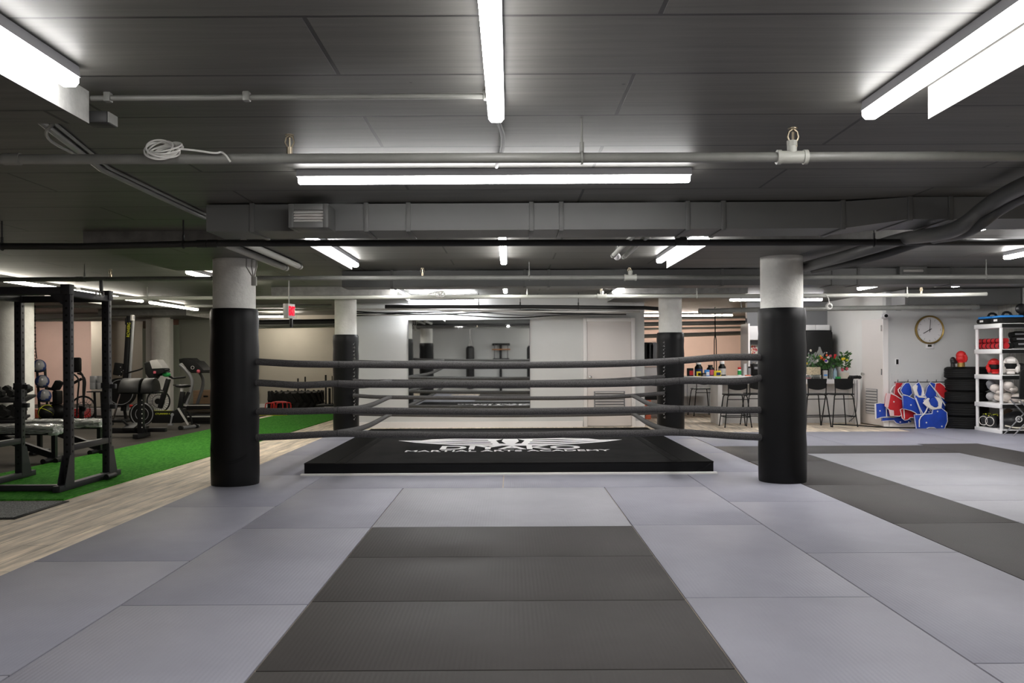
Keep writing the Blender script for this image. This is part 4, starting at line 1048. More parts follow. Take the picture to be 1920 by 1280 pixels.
for k in range(7): m.sph((q.x - .12 + k * .036, 16.75 + R.uniform(-.02, .02), ZB + .035 + R.uniform(-.004, .006)), .04, (1, 1, .85), n=10)
m.build('pouch', M_bag, t)
c0, c1 = W(1601, 712, 16.48), W(1607, 712, 16.48)
for k, (px, l) in enumerate(((1602, 'left of two thin cables hanging down the right end of the bar'), (1607, 'right of two thin cables hanging down the right end of the bar'))):
    o = MB().tube([W(px, 711, 16.52), W(px, 714, 16.485), W(px + .5, 750, 16.485), W(px - 2 * k, 775, 16.48), W(px - 6 + k, 782, 16.40), W(1596 - 4 * k, 790, 16.3)], .006, 6, smooth=2).build('power_cable', M_blkm if k else M_grey, loc=W(px, 711, 16.5)); tag(o, l, 'cable')
o = MB().tube([(XX(1558, 16.4), 16.35, .012), (XX(1600, 16.2), 16.1, .012), (XX(1640, 15.9), 15.62, .012), (XX(1690, 15.6), 15.5, .012), (XX(1715, 15.5), 15.45, .012)], .011, 6, smooth=2).build('floor_cable', M_blkm, loc=(6.5, 16.1, 0)); tag(o, 'black cable lying on the plank floor at the bar foot', 'cable')
# pink room
c = W(1341, 640, 20.5); t = thing('hanging_strap', 'black suspension strap hanging in the pink room', 'strap', (c.x, 20.5, ZC))
m = MB(); m.cyl((c.x, 20.5, W(0, 632, 20.5).z), (c.x, 20.5, ZC), .012, n=6); m.build('anchor_strap', M_blkm, t)
m = MB()
for s in (-1, 1): m.tube([(c.x, 20.5, W(0, 632, 20.5).z), (c.x + s * .022, 20.5, W(0, 645, 20.5).z), (c.x + s * .026, 20.5, W(0, 690, 20.5).z), (c.x + s * .03, 20.5, W(0, 700, 20.5).z)], .011, 6)
m.build('strap_loop', M_blkm, t); MB().tube([(c.x - .03, 20.5, W(0, 700, 20.5).z), (c.x, 20.5, W(0, 704, 20.5).z), (c.x + .03, 20.5, W(0, 700, 20.5).z)], .016, 6).build('handle', M_blkm, t)
c = W(1219, 660, 19.5); t = thing('garment_rail', 'black jackets hanging on a rail seen beside the back right column', 'clothes rail', (c.x, 19.5, 0))
MB().tube([(c.x - .22, 19.5, 0), (c.x - .22, 19.5, W(0, 646, 19.5).z), (c.x + .22, 19.5, W(0, 646, 19.5).z), (c.x + .22, 19.5, 0)], .014, 8).build('rail_frame', M_chrome, t)
for k in range(3):
    x = c.x - .1 + k * .09; zt = W(0, 648, 19.5).z
    m = MB(); m.prism([(x - .05, 19.44, zt), (x + .05, 19.44, zt), (x + .085, 19.44, zt - .06), (x + .07, 19.44, zt - .42), (x - .07, 19.44, zt - .42), (x - .085, 19.44, zt - .06)], (0, .10, 0), bev=.012)
    m.build('jacket', [M_blkm, M_bag, M_grey][k], t)
c = W(1221, 718, 18.9); t = thing('reception_desk', 'white desk front seen between the mirror wall and the back right column', 'desk', (c.x + .15, 18.9, 0))
MB().box((c.x + .2, 18.95, W(0, 694, 18.7).z / 2), (.9, .5, W(0, 694, 18.7).z), bev=.005).build('desk_body', M_counter, t)
MB().box((c.x + .2, 18.93, W(0, 693, 18.7).z + .012), (.94, .56, .024), bev=.004).build('desk_top', M_white, t)
a = W(1222, 689, 18.66); t = thing('notice_card', 'small colourful framed card on the white desk', 'card', (a.x, 18.8, W(0, 693, 18.7).z + .024))
zt = W(0, 693, 18.7).z + .024
MB().box((a.x, 18.8, zt + .06), (.17, .02, .12), bev=.002).build('card_frame', M_blkm, t)
MB().box((a.x - .03, 18.788, zt + .06), (.08, .004, .095)).build('cream_half', M_cream, t)
MB().box((a.x + .045, 18.788, zt + .06), (.06, .004, .095)).build('red_half', M_coral, t)
c = FLc = W(1220, 800, 17.2); 
t = thing('folding_chair', 'black folding chair standing behind the right side ropes', 'chair', (XX(1222, 17.4), 17.4, 0))
x = XX(1222, 17.4); zs = W(0, 778, 17.4).z
MB().box((x, 17.4, zs), (.34, .34, .025), bev=.008).build('seat', M_blks, t)
for s in (-1, 1):
    MB().tube([(x + s * .16, 17.26, 0), (x + s * .16, 17.5, zs), (x + s * .16, 17.56, zs + .38)], .012, 8).build('leg', M_blk, t)
    MB().tube([(x + s * .14, 17.56, 0), (x + s * .14, 17.32, zs)], .012, 8).build('leg', M_blk, t)
MB().box((x, 17.56, zs + .3), (.32, .02, .14), bev=.008).build('backrest', M_blks, t)
c = W(1216, 763, 18.0); o = MB().box((c.x, 18.2, .22), (.14, .2, .44), bev=.01).build('coral_box', M_coral, loc=(c.x, 18.2, 0)); tag(o, 'coral orange box standing against the white desk', 'box')

# ------------------------------------------------------------------ door, clock wall things
d = thing('door_2', 'white door with low vent standing ajar beside the bar', 'door', (6.88, 15.9, 0)); d['kind'] = 'structure'
h0 = Vector((6.87, 15.84, 0)); h1 = Vector((XX(1618, 16.55), 16.55, 0)); dv = (h1 - h0).normalized(); Ld = (h1 - h0).length; nv = Vector((-dv.y, dv.x, 0))
if nv.x > 0: nv = -nv
zt = W(1655, 597, 15.85).z
ang = math.atan2(dv.y, dv.x)
def onleaf(u, z, o=0.0): return h0 + dv * u + nv * o + Vector((0, 0, z))
MB().box(onleaf(Ld / 2, zt / 2 + .01), (Ld, .04, zt - .02), rot=(0, 0, ang), bev=.003).build('door_leaf', M_door, d)
v = MB(); zc_ = W(1638, 752, 16.2).z
v.box(onleaf(Ld * .52, zc_, .024), (Ld * .55, .012, .47), rot=(0, 0, ang)); v.mi = 1
for k in range(9): v.box(onleaf(Ld * .52, zc_ - .21 + k * .0525, .034), (Ld * .5, .012, .03), rot=(0, 0, ang))
v.build('louvre_vent', [M_grey, M_lgrey], d)
for z in (W(1655, 615, 15.85).z, W(1655, 697, 15.85).z): MB().box(onleaf(.03, z, .022), (.035, .012, .11), rot=(0, 0, ang)).build('hinge', M_chrome, d)
hp = onleaf(Ld - .06, W(1621, 701, 16.5).z, .03)
m = MB(); m.cyl(hp - nv * .02, hp + nv * .03, .03, n=14); m.tube([hp + nv * .04, hp + nv * .05 - dv * .05, hp + nv * .045 - dv * .13], .011, 8); m.build('lever_handle', M_chrome, d)
struct('trim_3', MB().box((6.88, 15.785, zt / 2), (.09, .03, zt)), M_trim)

Y = 15.8
c = W(1743, 618, Y - .03); t = thing('wall_clock', 'round wall clock with gold rim showing eight o\'clock', 'clock', (c.x, Y, c.z))
r = 27 * Y / F
m = MB(); m.lathe([(r - .03, 0), (r - .004, .0), (r, .012), (r - .004, .05), (r - .014, .058), (r - .03, .048), (r - .034, .03)], (c.x, Y - .001, c.z), n=56, axis=(0, -1, 0), cap=False); m.build('rim', M_gold, t)
MB().cyl((c.x, Y - .004, c.z), (c.x, Y - .034, c.z), r - .026, n=56).build('dial', M_white, t)
m = MB()
for k in range(60):
    a = k * pi / 30; L = .045 if k % 5 == 0 else .010; r1 = r - .042
    p = Vector((sin(a), 0, cos(a)))
    if k % 15 == 0 : continue
    m.bar(Vector((c.x, Y - .0355, c.z)) + p * (r1 - L), Vector((c.x, Y - .0355, c.z)) + p * r1, .004, .002, up=(0, 1, 0))
m.build('hour_marks', M_grey, t)
for s, a in (('12', 0), ('3', pi / 2), ('6', pi), ('9', 3 * pi / 2)):
    p = Vector((c.x + sin(a) * (r - .065), Y - .035, c.z + cos(a) * (r - .065)))
    text_mesh('numeral', s, .05, M_grey, Matrix.Translation(p) @ Matrix.Rotation(pi / 2, 4, 'X'), t, extrude=.001)
for nm, a, L, L2, w in (('hour_hand', radians(240), .135, .04, .011), ('minute_hand', radians(4), .185, .045, .008)):
    p = Vector((sin(a), 0, cos(a))); q = Vector((c.x, Y - .040, c.z))
    MB().bar(q - p * L2, q + p * L, w, .004, up=(0, 1, 0)).build(nm, M_blkm, t)
MB().cyl((c.x, Y - .036, c.z), (c.x, Y - .046, c.z), .009, n=12).build('centre_cap', M_blkm, t)
c = W(1743, 649, Y); t = thing('thermostat', 'small white thermostat under the gold clock', 'thermostat', (c.x, Y, c.z))
MB().box((c.x, Y - .014, c.z), (.155, .026, .092), bev=.012).build('thermostat_body', M_white, t)
MB().box((c.x - .012, Y - .029, c.z + .01), (.07, .004, .038)).build('display', pm('dark_display', (.02, .024, .012), .2), t)
m = MB(); [m.cyl((c.x + .05, Y - .026, c.z + .018 - .02 * k), (c.x + .05, Y - .032, c.z + .018 - .02 * k), .006, n=8) for k in range(3)]; m.build('buttons', M_lgrey, t)
c = W(1682, 678, Y); t = thing('wall_switch', 'white wall plate with dark centre left of the clock', 'switch', (c.x, Y, c.z))
MB().box((c.x, Y - .006, c.z), (.075, .010, .118), bev=.004).build('plate', M_white, t); MB().box((c.x, Y - .013, c.z), (.042, .006, .09), bev=.002).build('dark_rocker', M_blks, t)
c = W(1662, 592, 15.62); t = thing('security_camera', 'white bullet security camera above the ajar door', 'camera', (c.x, 15.75, c.z))
MB().cyl((c.x + .03, 15.8, c.z), (c.x + .03, 15.74, c.z), .055, n=20).build('mount', M_white, t)
MB().cyl((c.x + .03, 15.74, c.z), (c.x - .02, 15.58, c.z), .040, n=18).build('camera_barrel', M_white, t)
MB().cyl((c.x - .02, 15.585, c.z), (c.x - .022, 15.572, c.z), .030, n=18).build('lens', M_blks, t)

# hook rail with chest guards
Y = 15.78
a, b = W(1676, 716, Y), W(1776, 716, Y)
t = thing('hook_rail', 'thin rail of hooks on the wall holding the red and blue chest guards', 'rail', ((a.x + b.x) / 2, Y, a.z))
MB().box(((a.x + b.x) / 2, Y, (a.z + b.z) / 2), (b.x - a.x, .03, .014)).build('rail_bar', M_blkm, t)
for px in (1682, 1701, 1719, 1737, 1754, 1770):
    q = W(px, 715, Y); MB().tube([q + Vector((0, -.012, -.01)), q + Vector((0, -.03, 0)), q + Vector((0, -.035, .035))], .005, 6).build('hook', M_blk, t)
struct('trim_4', MB().box(((a.x + b.x) / 2 + .02, 15.785, W(1720, 716, 15.78).z - .0), (b.x - a.x + .12, .03, .30)), M_wall)
def guard(label, y, outline, col, trim=M_white, piping=True, extra=(), th=.05, marks=(), straps=()):
    P = [W(px, py, y) for px, py in outline]
    cx = sum((p.x for p in P)) / len(P); cz = max(p.z for p in P)
    t = thing('chest_guard', label, 'chest guard', (cx, y, cz), 'chest guards on the hook rail')
    MB().prism(P, (0, th, 0), bev=.012).build('padded_shell', col, t)
    if piping: MB().tube([p + Vector((0, .004, 0)) for p in P], .007, 6, closed=True).build('piping', trim, t)
    for k, (o2, m2, yo) in enumerate(extra):
        Q = [W(px, py, y - yo) for px, py in o2]; MB().prism(Q, (0, .02, 0), bev=.004).build('panel', m2, t)
    for px, py in marks:
        q = W(px, py, y - .004); MB().box(q, (.022, .006, .022), rot=(0, .78, 0)).build('white_mark', M_white, t)
    for s in straps: MB().tube([W(px, py, y - .02) for px, py in s], .010, 6, smooth=1).build('strap', M_white, t)
def zz_(*p): return [(1640 + x / 9.14, 680 + y / 9.14) for x, y in p]
guard('blue chest guard sticking out farthest left over the door', 15.70, zz_((15, 700), (100, 690), (190, 700), (205, 790), (270, 800), (290, 915), (200, 925), (110, 935), (20, 962), (12, 830)), M_bluev, extra=[(zz_((2, 700), (26, 700), (34, 950), (8, 962)), M_white, .006)], marks=[(1650, 770)], straps=[zz_((200, 770), (205, 920))])
guard('dark blue chest guard lowest at the left, below the red ones', 15.72, zz_((130, 935), (330, 935), (460, 905), (560, 940), (640, 1000), (600, 1032), (530, 1040), (430, 1052), (370, 1030), (330, 985), (130, 1000)), M_bluev, marks=[(1688, 791), (1704, 791)])
guard('red chest guard hung highest at the left hook', 15.66, zz_((370, 335), (490, 345), (440, 430), (440, 520), (480, 610), (400, 590), (335, 550), (345, 430)), M_redv, M_pinkpale, straps=[zz_((350, 375), (290, 440), (265, 500), (330, 545))])
guard('red chest guard with pale pink side below the left hook', 15.60, zz_((180, 740), (195, 600), (215, 520), (280, 530), (360, 560), (480, 640), (485, 770), (500, 860), (430, 915), (270, 905), (250, 800)), M_redv, extra=[(zz_((180, 740), (195, 600), (215, 520), (278, 530), (235, 770)), M_pinkpale, .008), (zz_((255, 800), (330, 815), (335, 915), (275, 905)), M_pinkpale, .008)], marks=[(1676, 753)])
guard('dark red chest guard hanging lowest in the middle', 15.58, zz_((440, 800), (490, 780), (580, 800), (700, 850), (725, 890), (690, 935), (610, 940), (570, 975), (520, 985), (475, 950)), M_redv, straps=[zz_((500, 785), (510, 955))])
guard('blue chest guard folded over the second hook', 15.56, zz_((530, 345), (595, 340), (625, 400), (650, 520), (600, 575), (480, 535), (445, 470), (480, 400)), M_bluev, M_white, straps=[zz_((440, 420), (390, 470), (470, 580))])
guard('blue chest guard hanging in the centre beside the red one', 15.50, zz_((480, 555), (560, 560), (640, 600), (720, 640), (760, 740), (810, 890), (740, 890), (690, 850), (630, 820), (490, 785)), M_bluev, marks=[(1708, 759)])
guard('blue chest guard with white collar on the third hook', 15.46, zz_((660, 400), (720, 360), (760, 330), (800, 400), (820, 480), (890, 600), (840, 640), (900, 740), (985, 860), (900, 890), (800, 890), (750, 740), (690, 590), (700, 500)), M_bluev,
      extra=[(zz_((648, 410), (700, 372), (740, 390), (728, 470), (760, 560), (870, 575), (885, 605), (760, 595), (690, 540)), M_petalw, .012), (zz_((800, 400), (840, 430), (860, 560), (800, 575), (815, 480)), M_petalw, .010)], marks=[(1742, 772)], straps=[zz_((705, 600), (760, 750), (830, 880)), zz_((910, 750), (870, 850), (770, 950))])
guard('blue chest guard behind the white collar ring on the fourth hook', 15.52, zz_((960, 330), (1060, 360), (1060, 560), (1150, 640), (1100, 780), (960, 800), (900, 700), (860, 560), (900, 420)), M_bluev, M_petalw, straps=[zz_((930, 340), (1020, 450), (1120, 590), (1235, 770))])
guard('red chest guard at the right end of the rail against the tyres', 15.50, zz_((1050, 350), (1120, 340), (1190, 390), (1230, 450), (1262, 540), (1258, 655), (1140, 585), (1030, 450)), M_redv, M_white)
guard('dark blue chest guard under the red one at the right end', 15.54, zz_((1080, 560), (1160, 600), (1255, 680), (1245, 850), (1190, 860), (1160, 800), (1100, 700)), M_bluev)
guard('largest blue chest guard with white collar, nearly touching the floor', 15.38, zz_((680, 890), (860, 880), (985, 870), (1000, 800), (1150, 780), (1240, 850), (1250, 1000), (1190, 1150), (1100, 1150), (1020, 1108), (930, 1108), (820, 1158), (720, 1150), (695, 1000)), M_bluev,
      extra=[(zz_((830, 690), (870, 640), (920, 600), (945, 610), (930, 650), (960, 720), (1020, 760), (1090, 770), (1145, 780), (980, 802), (900, 755)), M_petalw, .012), (zz_((1030, 575), (1110, 600), (1165, 660), (1145, 780), (1060, 770), (1095, 740), (1090, 670)), M_petalw, .012), (zz_((945, 640), (1000, 600), (1060, 630), (1092, 690), (1080, 755), (1000, 755), (955, 710)), M_bluev, .004)],
      marks=[(1737, 792), (1758, 771), (1766, 799)], straps=[zz_((910, 760), (870, 860), (765, 945), (765, 1100))])
o = MB().tube([W(1700, 806, 15.5), W(1712, 806, 15.4), W(1722, 805, 15.36), W(1735, 807, 15.35), W(1750, 806.5, 15.4)], .014, 6, smooth=2).build('tie_strap', M_petalw, loc=W(1710, 806, 15.4)); tag(o, 'cream strap end lying on the floor under the blue guards', 'strap')

# tyres
xt, yt = XX(1811, 15.42), 15.42
zz = [0] + [W(1800, p, 15.0).z for p in (783, 757, 735, 711, 688)]
nm = ['bottom', 'second from the bottom', 'middle', 'second from the top', 'topmost']
for k in range(5):
    z0, z1 = zz[k] + .002, zz[k + 1] - .002; hgt = z1 - z0; ro = .355
    t = thing('car_tyre', 'black car tyre in the stack by the white shelves, %s of five' % nm[k], 'tyre', (xt, yt, z0), 'stacked car tyres')
    prof = [(.20, .03), (.24, .004), (ro - .05, 0), (ro - .012, .02)]
    for j in range(4):
        zc1 = .035 + j * (hgt - .07) / 4; prof += [(ro, zc1), (ro, zc1 + (hgt - .07) / 4 - .014), (ro - .010, zc1 + (hgt - .07) / 4 - .012), (ro - .010, zc1 + (hgt - .07) / 4 - .002)]
    prof += [(ro, hgt - .034), (ro - .012, hgt - .02), (ro - .05, hgt), (.24, hgt - .004), (.20, hgt - .03), (.20, .03)]
    MB().lathe(prof, (xt + [0, .01, -.005, .008, 0][k], yt, z0), n=56, cap=False).build('tread_and_walls', M_tyre, t, ang=25)
ZT = zz[5]

# boxing gloves and head guards
def glove(label, c, s, m, cuff, rx=0.0, rz=0.0, grp='boxing gloves'):
    c = Vector(c); t = thing('boxing_glove', label, 'boxing glove', c, grp)
    Mr = Matrix.Translation(c) @ Euler((rx, 0, rz)).to_matrix().to_4x4() @ Matrix.Diagonal((s, s, s, 1))
    b = MB(); b.sph((0, 0, .20), .085, (1, .85, 1.0), n=14); b.sph((0, -.02, .15), .08, (1, .8, .9), n=14); b.cyl((0, 0, .06), (0, 0, .17), .055, .074, n=16)
    bmesh.ops.transform(b.bm, verts=b.bm.verts, matrix=Mr); b.build('mitt', m, t)
    b = MB(); b.tube([(.06, -.03, .10), (.088, -.055, .15), (.07, -.07, .20)], .030, 10, smooth=1); b.sph((.068, -.07, .20), .030, n=10); bmesh.ops.transform(b.bm, verts=b.bm.verts, matrix=Mr); b.build('thumb', m, t)
    b = MB(); b.lathe([(.055, 0), (.062, .005), (.060, .075), (.052, .08)], n=18); bmesh.ops.transform(b.bm, verts=b.bm.verts, matrix=Mr); b.build('cuff', cuff, t)
def headguard(label, c, s, m, rz=0.0, pad=None, tilt=0.0):
    c = Vector(c); t = thing('head_guard', label, 'head guard', c, 'head guards on the shelves')
    Mr = Matrix.Translation(c) @ Euler((tilt, 0, rz)).to_matrix().to_4x4() @ Matrix.Diagonal((s, s, s, 1))
    b = MB(); b.sph((0, 0, .135), .115, (.9, 1.05, 1.1), n=20)
    dl = [v for v in b.bm.verts if (v.co.y < -.055 and -.03 < v.co.z - .115 < .05 and abs(v.co.x) < .085) or v.co.z < .025]
    bmesh.ops.delete(b.bm, geom=dl, context='VERTS')
    bmesh.ops.solidify(b.bm, geom=list(b.bm.faces), thickness=.022)
    bmesh.ops.transform(b.bm, verts=b.bm.verts, matrix=Mr); b.build('shell', m, t)
    for sx in (-1, 1):
        b = MB(); b.sph((sx * .085, -.055, .075), .045, (.7, 1, 1.1), n=12); b.sph((sx * .10, .01, .115), .04, (.5, 1, 1), n=12); bmesh.ops.transform(b.bm, verts=b.bm.verts, matrix=Mr); b.build('cheek_pad', m, t)
        b = MB(); b.cyl((sx * .118, .01, .115), (sx * .124, .01, .115), .015, n=12); bmesh.ops.transform(b.bm, verts=b.bm.verts, matrix=Mr); b.build('ear_hole', M_blkm, t)
    b = MB(); b.box((0, -.105, .205), (.12, .03, .05), bev=.012); bmesh.ops.transform(b.bm, verts=b.bm.verts, matrix=Mr); b.build('brow_pad', pad or m, t)
    b = MB(); b.box((0, -.085, .03), (.10, .04, .035), bev=.012); bmesh.ops.transform(b.bm, verts=b.bm.verts, matrix=Mr); b.build('chin_pad', m, t)
    b = MB(); b.sph((0, .0, .13), .092, (.9, 1.0, 1.1), n=14); bmesh.ops.transform(b.bm, verts=b.bm.verts, matrix=Mr); b.build('dark_lining', M_blkm, t)
q = W(1800, 688, 15.15)
glove('red boxing glove with gold cuff standing on the tyre stack', (q.x + .02, 15.15, ZT), 1.0, M_red, M_gold, rz=-.6, rx=0)
glove('black boxing glove leaning beside the red one on the tyre stack', (XX(1791, 15.12), 15.2, ZT), .62, M_bag, M_bag, rz=.4)

# white shelving unit along the right wall
sx0, sx1, sy0, sy1 = 8.08, 8.76, 14.2, 15.0
t = thing('shelving_unit', 'white plastic shelving unit with black front edges at the right', 'shelves', ((sx0 + sx1) / 2, (sy0 + sy1) / 2, 0))
SZ = [W(1881, p, 14.2).z for p in (605.5, 654, 703, 757, 806)]
for z in SZ:
    o = MB().box(((sx0 + sx1) / 2, (sy0 + sy1) / 2, z - .038), (sx1 - sx0, sy1 - sy0, .076), bev=.006).build('shelf', M_white, t)
    MB().box(((sx0 + sx1) / 2 + .02, sy0 - .004, z - .042), (sx1 - sx0 - .02, .012, .064)).build('black_edge_strip', M_blkm, o)
for x in (sx0 + .035, sx1 - .035):
    for y in (sy0 + .035, sy1 - .035):
        MB().cyl((x, y, 0), (x, y, SZ[0] - .05), .027, n=16).build('post', M_white, t)
S1, S2, S3, S4, S5 = SZ
# shelf contents
def bundle(name, label, cat, lst, grp=None):
    """lst: (part name, MB, mat)"""
    pass
ym = 14.65
q = XX(1838, 14.75)
for k, (y, l) in enumerate(((14.85, 'farther blue and black kick pad on the top shelf'), (14.42, 'nearer blue and black kick pad on the top shelf'))):
    t = thing('kick_pad', l, 'pad', (8.35, y, S1), 'pads on the top shelf')
    MB().box((8.33, y, S1 + .055), (.40, .36, .08), bev=.03).build('pad_body', M_blkm, t)
    MB().box((8.33, y, S1 + .115), (.36, .33, .04), bev=.018).build('blue_face', M_blue, t)
    m = MB(); m.tube([(8.24, y, S1 + .13), (8.27, y, S1 + .19), (8.36, y, S1 + .19), (8.40, y, S1 + .13)], .02, 8, smooth=1); m.build('handle', M_blkm, t)
    MB().box((8.128, y, S1 + .055), (.008, .10, .035)).build('white_mark', M_white, t)
o = MB().sph((8.72, 14.5, S1 + .10), .16, (1, 1.3, .62), n=16).build('sports_bag', M_bag, loc=(8.72, 14.5, S1)); tag(o, 'black sports bag on the top shelf near the right edge', 'bag')
c = W(1900, 583, 14.35); t = thing('punch_mitt', 'black round punch mitt resting on the bag on the top shelf', 'mitt', c)
MB().sph((8.56, 14.42, S1 + .245), .10, (1, .5, .9), n=14).build('mitt_face', M_bag, t); MB().sph((8.66, 14.44, S1 + .235), .055, n=12).build('palm_ball', M_bag, t)
# second shelf: red rolls and shoe-like guards
yy = 14.75
for k, (x, z, y, r, col, l) in enumerate(((8.20, S2 + .052, 14.65, .050, M_redv, 'red foam roller lying lowest on the second shelf'), (8.31, S2 + .052, 14.72, .05, M_blkm, 'black foam roller beside the red roller on the second shelf'), (8.24, S2 + .14, 14.72, .042, M_redv, 'red and black roller stacked on the other rollers'))):
    t = thing('foam_roller', l, 'roller', (x, y, z - r), 'rollers on the second shelf')
    MB().cyl((x, y - .42, z), (x, y + .45, z), r, n=20).build('roller_body', col, t)
    for j in range(6): MB().cyl((x, y - .3 + j * .13, z), (x, y - .27 + j * .13, z), r * 1.03, n=20).build('dark_band', M_blkm, t)
for k in range(3):
    c = Vector((8.50 + .02 * k, 14.32 + .08 * k, S2 + .03 + k * .085)); l = ['lowest', 'middle', 'uppermost'][k] + ' black and grey shin guard in the pile on the second shelf'
    t = thing('shin_guard', l, 'shin guard', c, 'shin guards on the second shelf')
    MB().tube([c + Vector((-.14, 0, .03)), c + Vector((0, 0, .05)), c + Vector((.16, 0, .035)), c + Vector((.24, 0, .03))], .05, 12, smooth=2, rr=[.05, .055, .05, .042]).build('shin_pad', M_blkm, t)
    m = MB(); m.box(c + Vector((.02, -.048, .05)), (.20, .02, .03), bev=.008); m.build('grey_stripe', M_grey, t)
# third shelf: head guards
headguard('red head guard on the middle shelf above the glove pile', (8.27, 14.72, S3), 1.05, M_red, rz=-.35)
headguard('white head guard on the middle shelf at the corner post', (8.33, 14.34, S3), 1.18, M_petalw, rz=-.5)
glove('black boxing glove lying between the red and white head guards', (8.42, 14.62, S3 + .09), 1.1, M_bag, M_bag, rx=1.45, rz=.7)
# fourth shelf: pile of gloves
gl = [(8.22, 14.86, .085, 1.0, M_greyglove, 'leftmost'), (8.24, 14.66, .085, 1.0, M_whglove, 'second from left'), (8.26, 14.47, .085, 1.05, M_whglove, 'third from left'), (8.34, 14.32, .085, 1.0, M_whglove, 'rightmost')]
for x, y, z, s, m_, l in gl: glove('pale boxing glove in the bottom row of the pile, %s' % l, (x + .23, y + .01, S4 + z), s, m_, m_, rx=1.5, rz=-1.2)
glove('dark grey boxing glove leaning on top of the pale glove pile', (8.32, 14.8, S4 + .20), .9, M_grey, M_grey, rx=.9, rz=-.9)
glove('off-white boxing glove on top of the pile, left', (8.34, 14.55, S4 + .215), .95, M_whglove, M_whglove, rx=1.4, rz=-1.3)
glove('off-white boxing glove on top of the pile, right', (8.40, 14.36, S4 + .225), 1.0, M_whglove, M_whglove, rx=1.2, rz=-1.0)
o = MB().sph((8.58, 14.40, S4 + .075), .085, (1.1, 1, .85), n=14).build('helmet_bag', M_bag, loc=(8.60, 14.36, S4)); tag(o, 'small black bag right of the pale glove pile', 'bag')
o = MB().tube([(8.66, 14.28, S4 + .02), (8.70, 14.25, S4 + .04), (8.74, 14.26, S4 + .02)], .022, 8, smooth=1).build('hand_wrap', pm('orange_tan_cloth', (.7, .33, .12), .8), loc=(8.70, 14.25, S4)); tag(o, 'small orange hand wrap at the right edge of the glove shelf', 'hand wrap')
# bottom shelf: kick shields
for k, (y, l) in enumerate(((14.86, 'farther black focus mitt with green print on the bottom shelf'), (14.66, 'nearer black focus mitt with green print on the bottom shelf'))):
    c = Vector((8.22, y, S5 + .12)); t = thing('focus_mitt', l, 'mitt', (8.22, y, S5), 'focus mitts on the bottom shelf')
    m = MB(); m.sph(c, .12, (.75, .8, 1), n=16); m.build('mitt_shell', M_bag, t)
    m = MB(); m.torus(c + Vector((-.075, -.02, -.01)), .075, .0055, axis=(-1, -.5, 0), n=24, m=6, sc=(1, 1, 1)); m.build('pale_rim', M_petalw, t)
    m = MB()
    for j in range(12): m.sph(c + Vector((R.uniform(-.05, .05), R.uniform(-.07, .07), .098 + R.uniform(-.015, .012))), .012, n=6)
    m.build('green_print', M_lime, t)
t = thing('kick_shield', 'large black kick shield with white ring emblem on the bottom shelf', 'kick shield', (8.45, 14.40, S5))
m = MB(); m.sph((8.46, 14.42, S5 + .15), .23, (1.15, .8, .62), rot=(0, -.15, 0), n=22); m.build('shield_body', M_bag, t)
m = MB(); m.tube([(8.24, 14.35, S5 + .06), (8.34, 14.24, S5 + .03), (8.48, 14.215, S5 + .035), (8.60, 14.22, S5 + .10), (8.68, 14.25, S5 + .22)], .013, 8, smooth=2); m.build('cream_edge', M_cream, t)
e = Vector((8.40, 14.228, S5 + .175)); m = MB(); m.torus(e, .045, .010, axis=(-.15, -1, .1), n=24, m=6); m.sph(e + Vector((0, .006, 0)), .022, (1, .4, 1), n=12); m.build('white_ring_emblem', M_white, t)
o = MB().prism([(8.30, 14.62, S5 + .22), (8.42, 14.56, S5 + .34), (8.50, 14.56, S5 + .30), (8.44, 14.62, S5 + .20)], (0, .05, 0), bev=.01).build('brown_pad', pm('tan_brown_pad', (.20, .13, .08), .6), loc=(8.4, 14.6, S5)); tag(o, 'tan brown pad poking up behind the black kick shield', 'pad')
# folding chair at the right edge
yc = 13.75; t = thing('folding_chair', 'black folding chair cut by the right edge in front of the shelves', 'chair', (XX(1915, yc), yc, 0))
m = MB(); m.prism([W(px, py, yc) for px, py in ((1913, 697), (1918, 692), (1960, 692), (1966, 700), (1966, 748), (1912, 748))], (0, .03, 0), bev=.012); m.build('backrest', M_blkm, t)
MB().box((XX(1940, yc), yc + .14, W(0, 757, yc).z), (.40, .36, .03), bev=.01).build('seat', M_blks, t)
for a_, b_ in (((1898, 819), (1966, 748)), ((1976, 819), (1912, 750))):
    for yo in (0, .26): MB().tube([W(*a_, yc + yo) * 1.0 if yo == 0 else Vector((W(*a_, yc).x, yc + yo, .0)), Vector((W(*b_, yc).x, yc + yo, W(*b_, yc).z))], .011, 8).build('leg', M_grey, t)

# ================================================================== gym side
def P(px, py, Y): return W(px, py, Y)
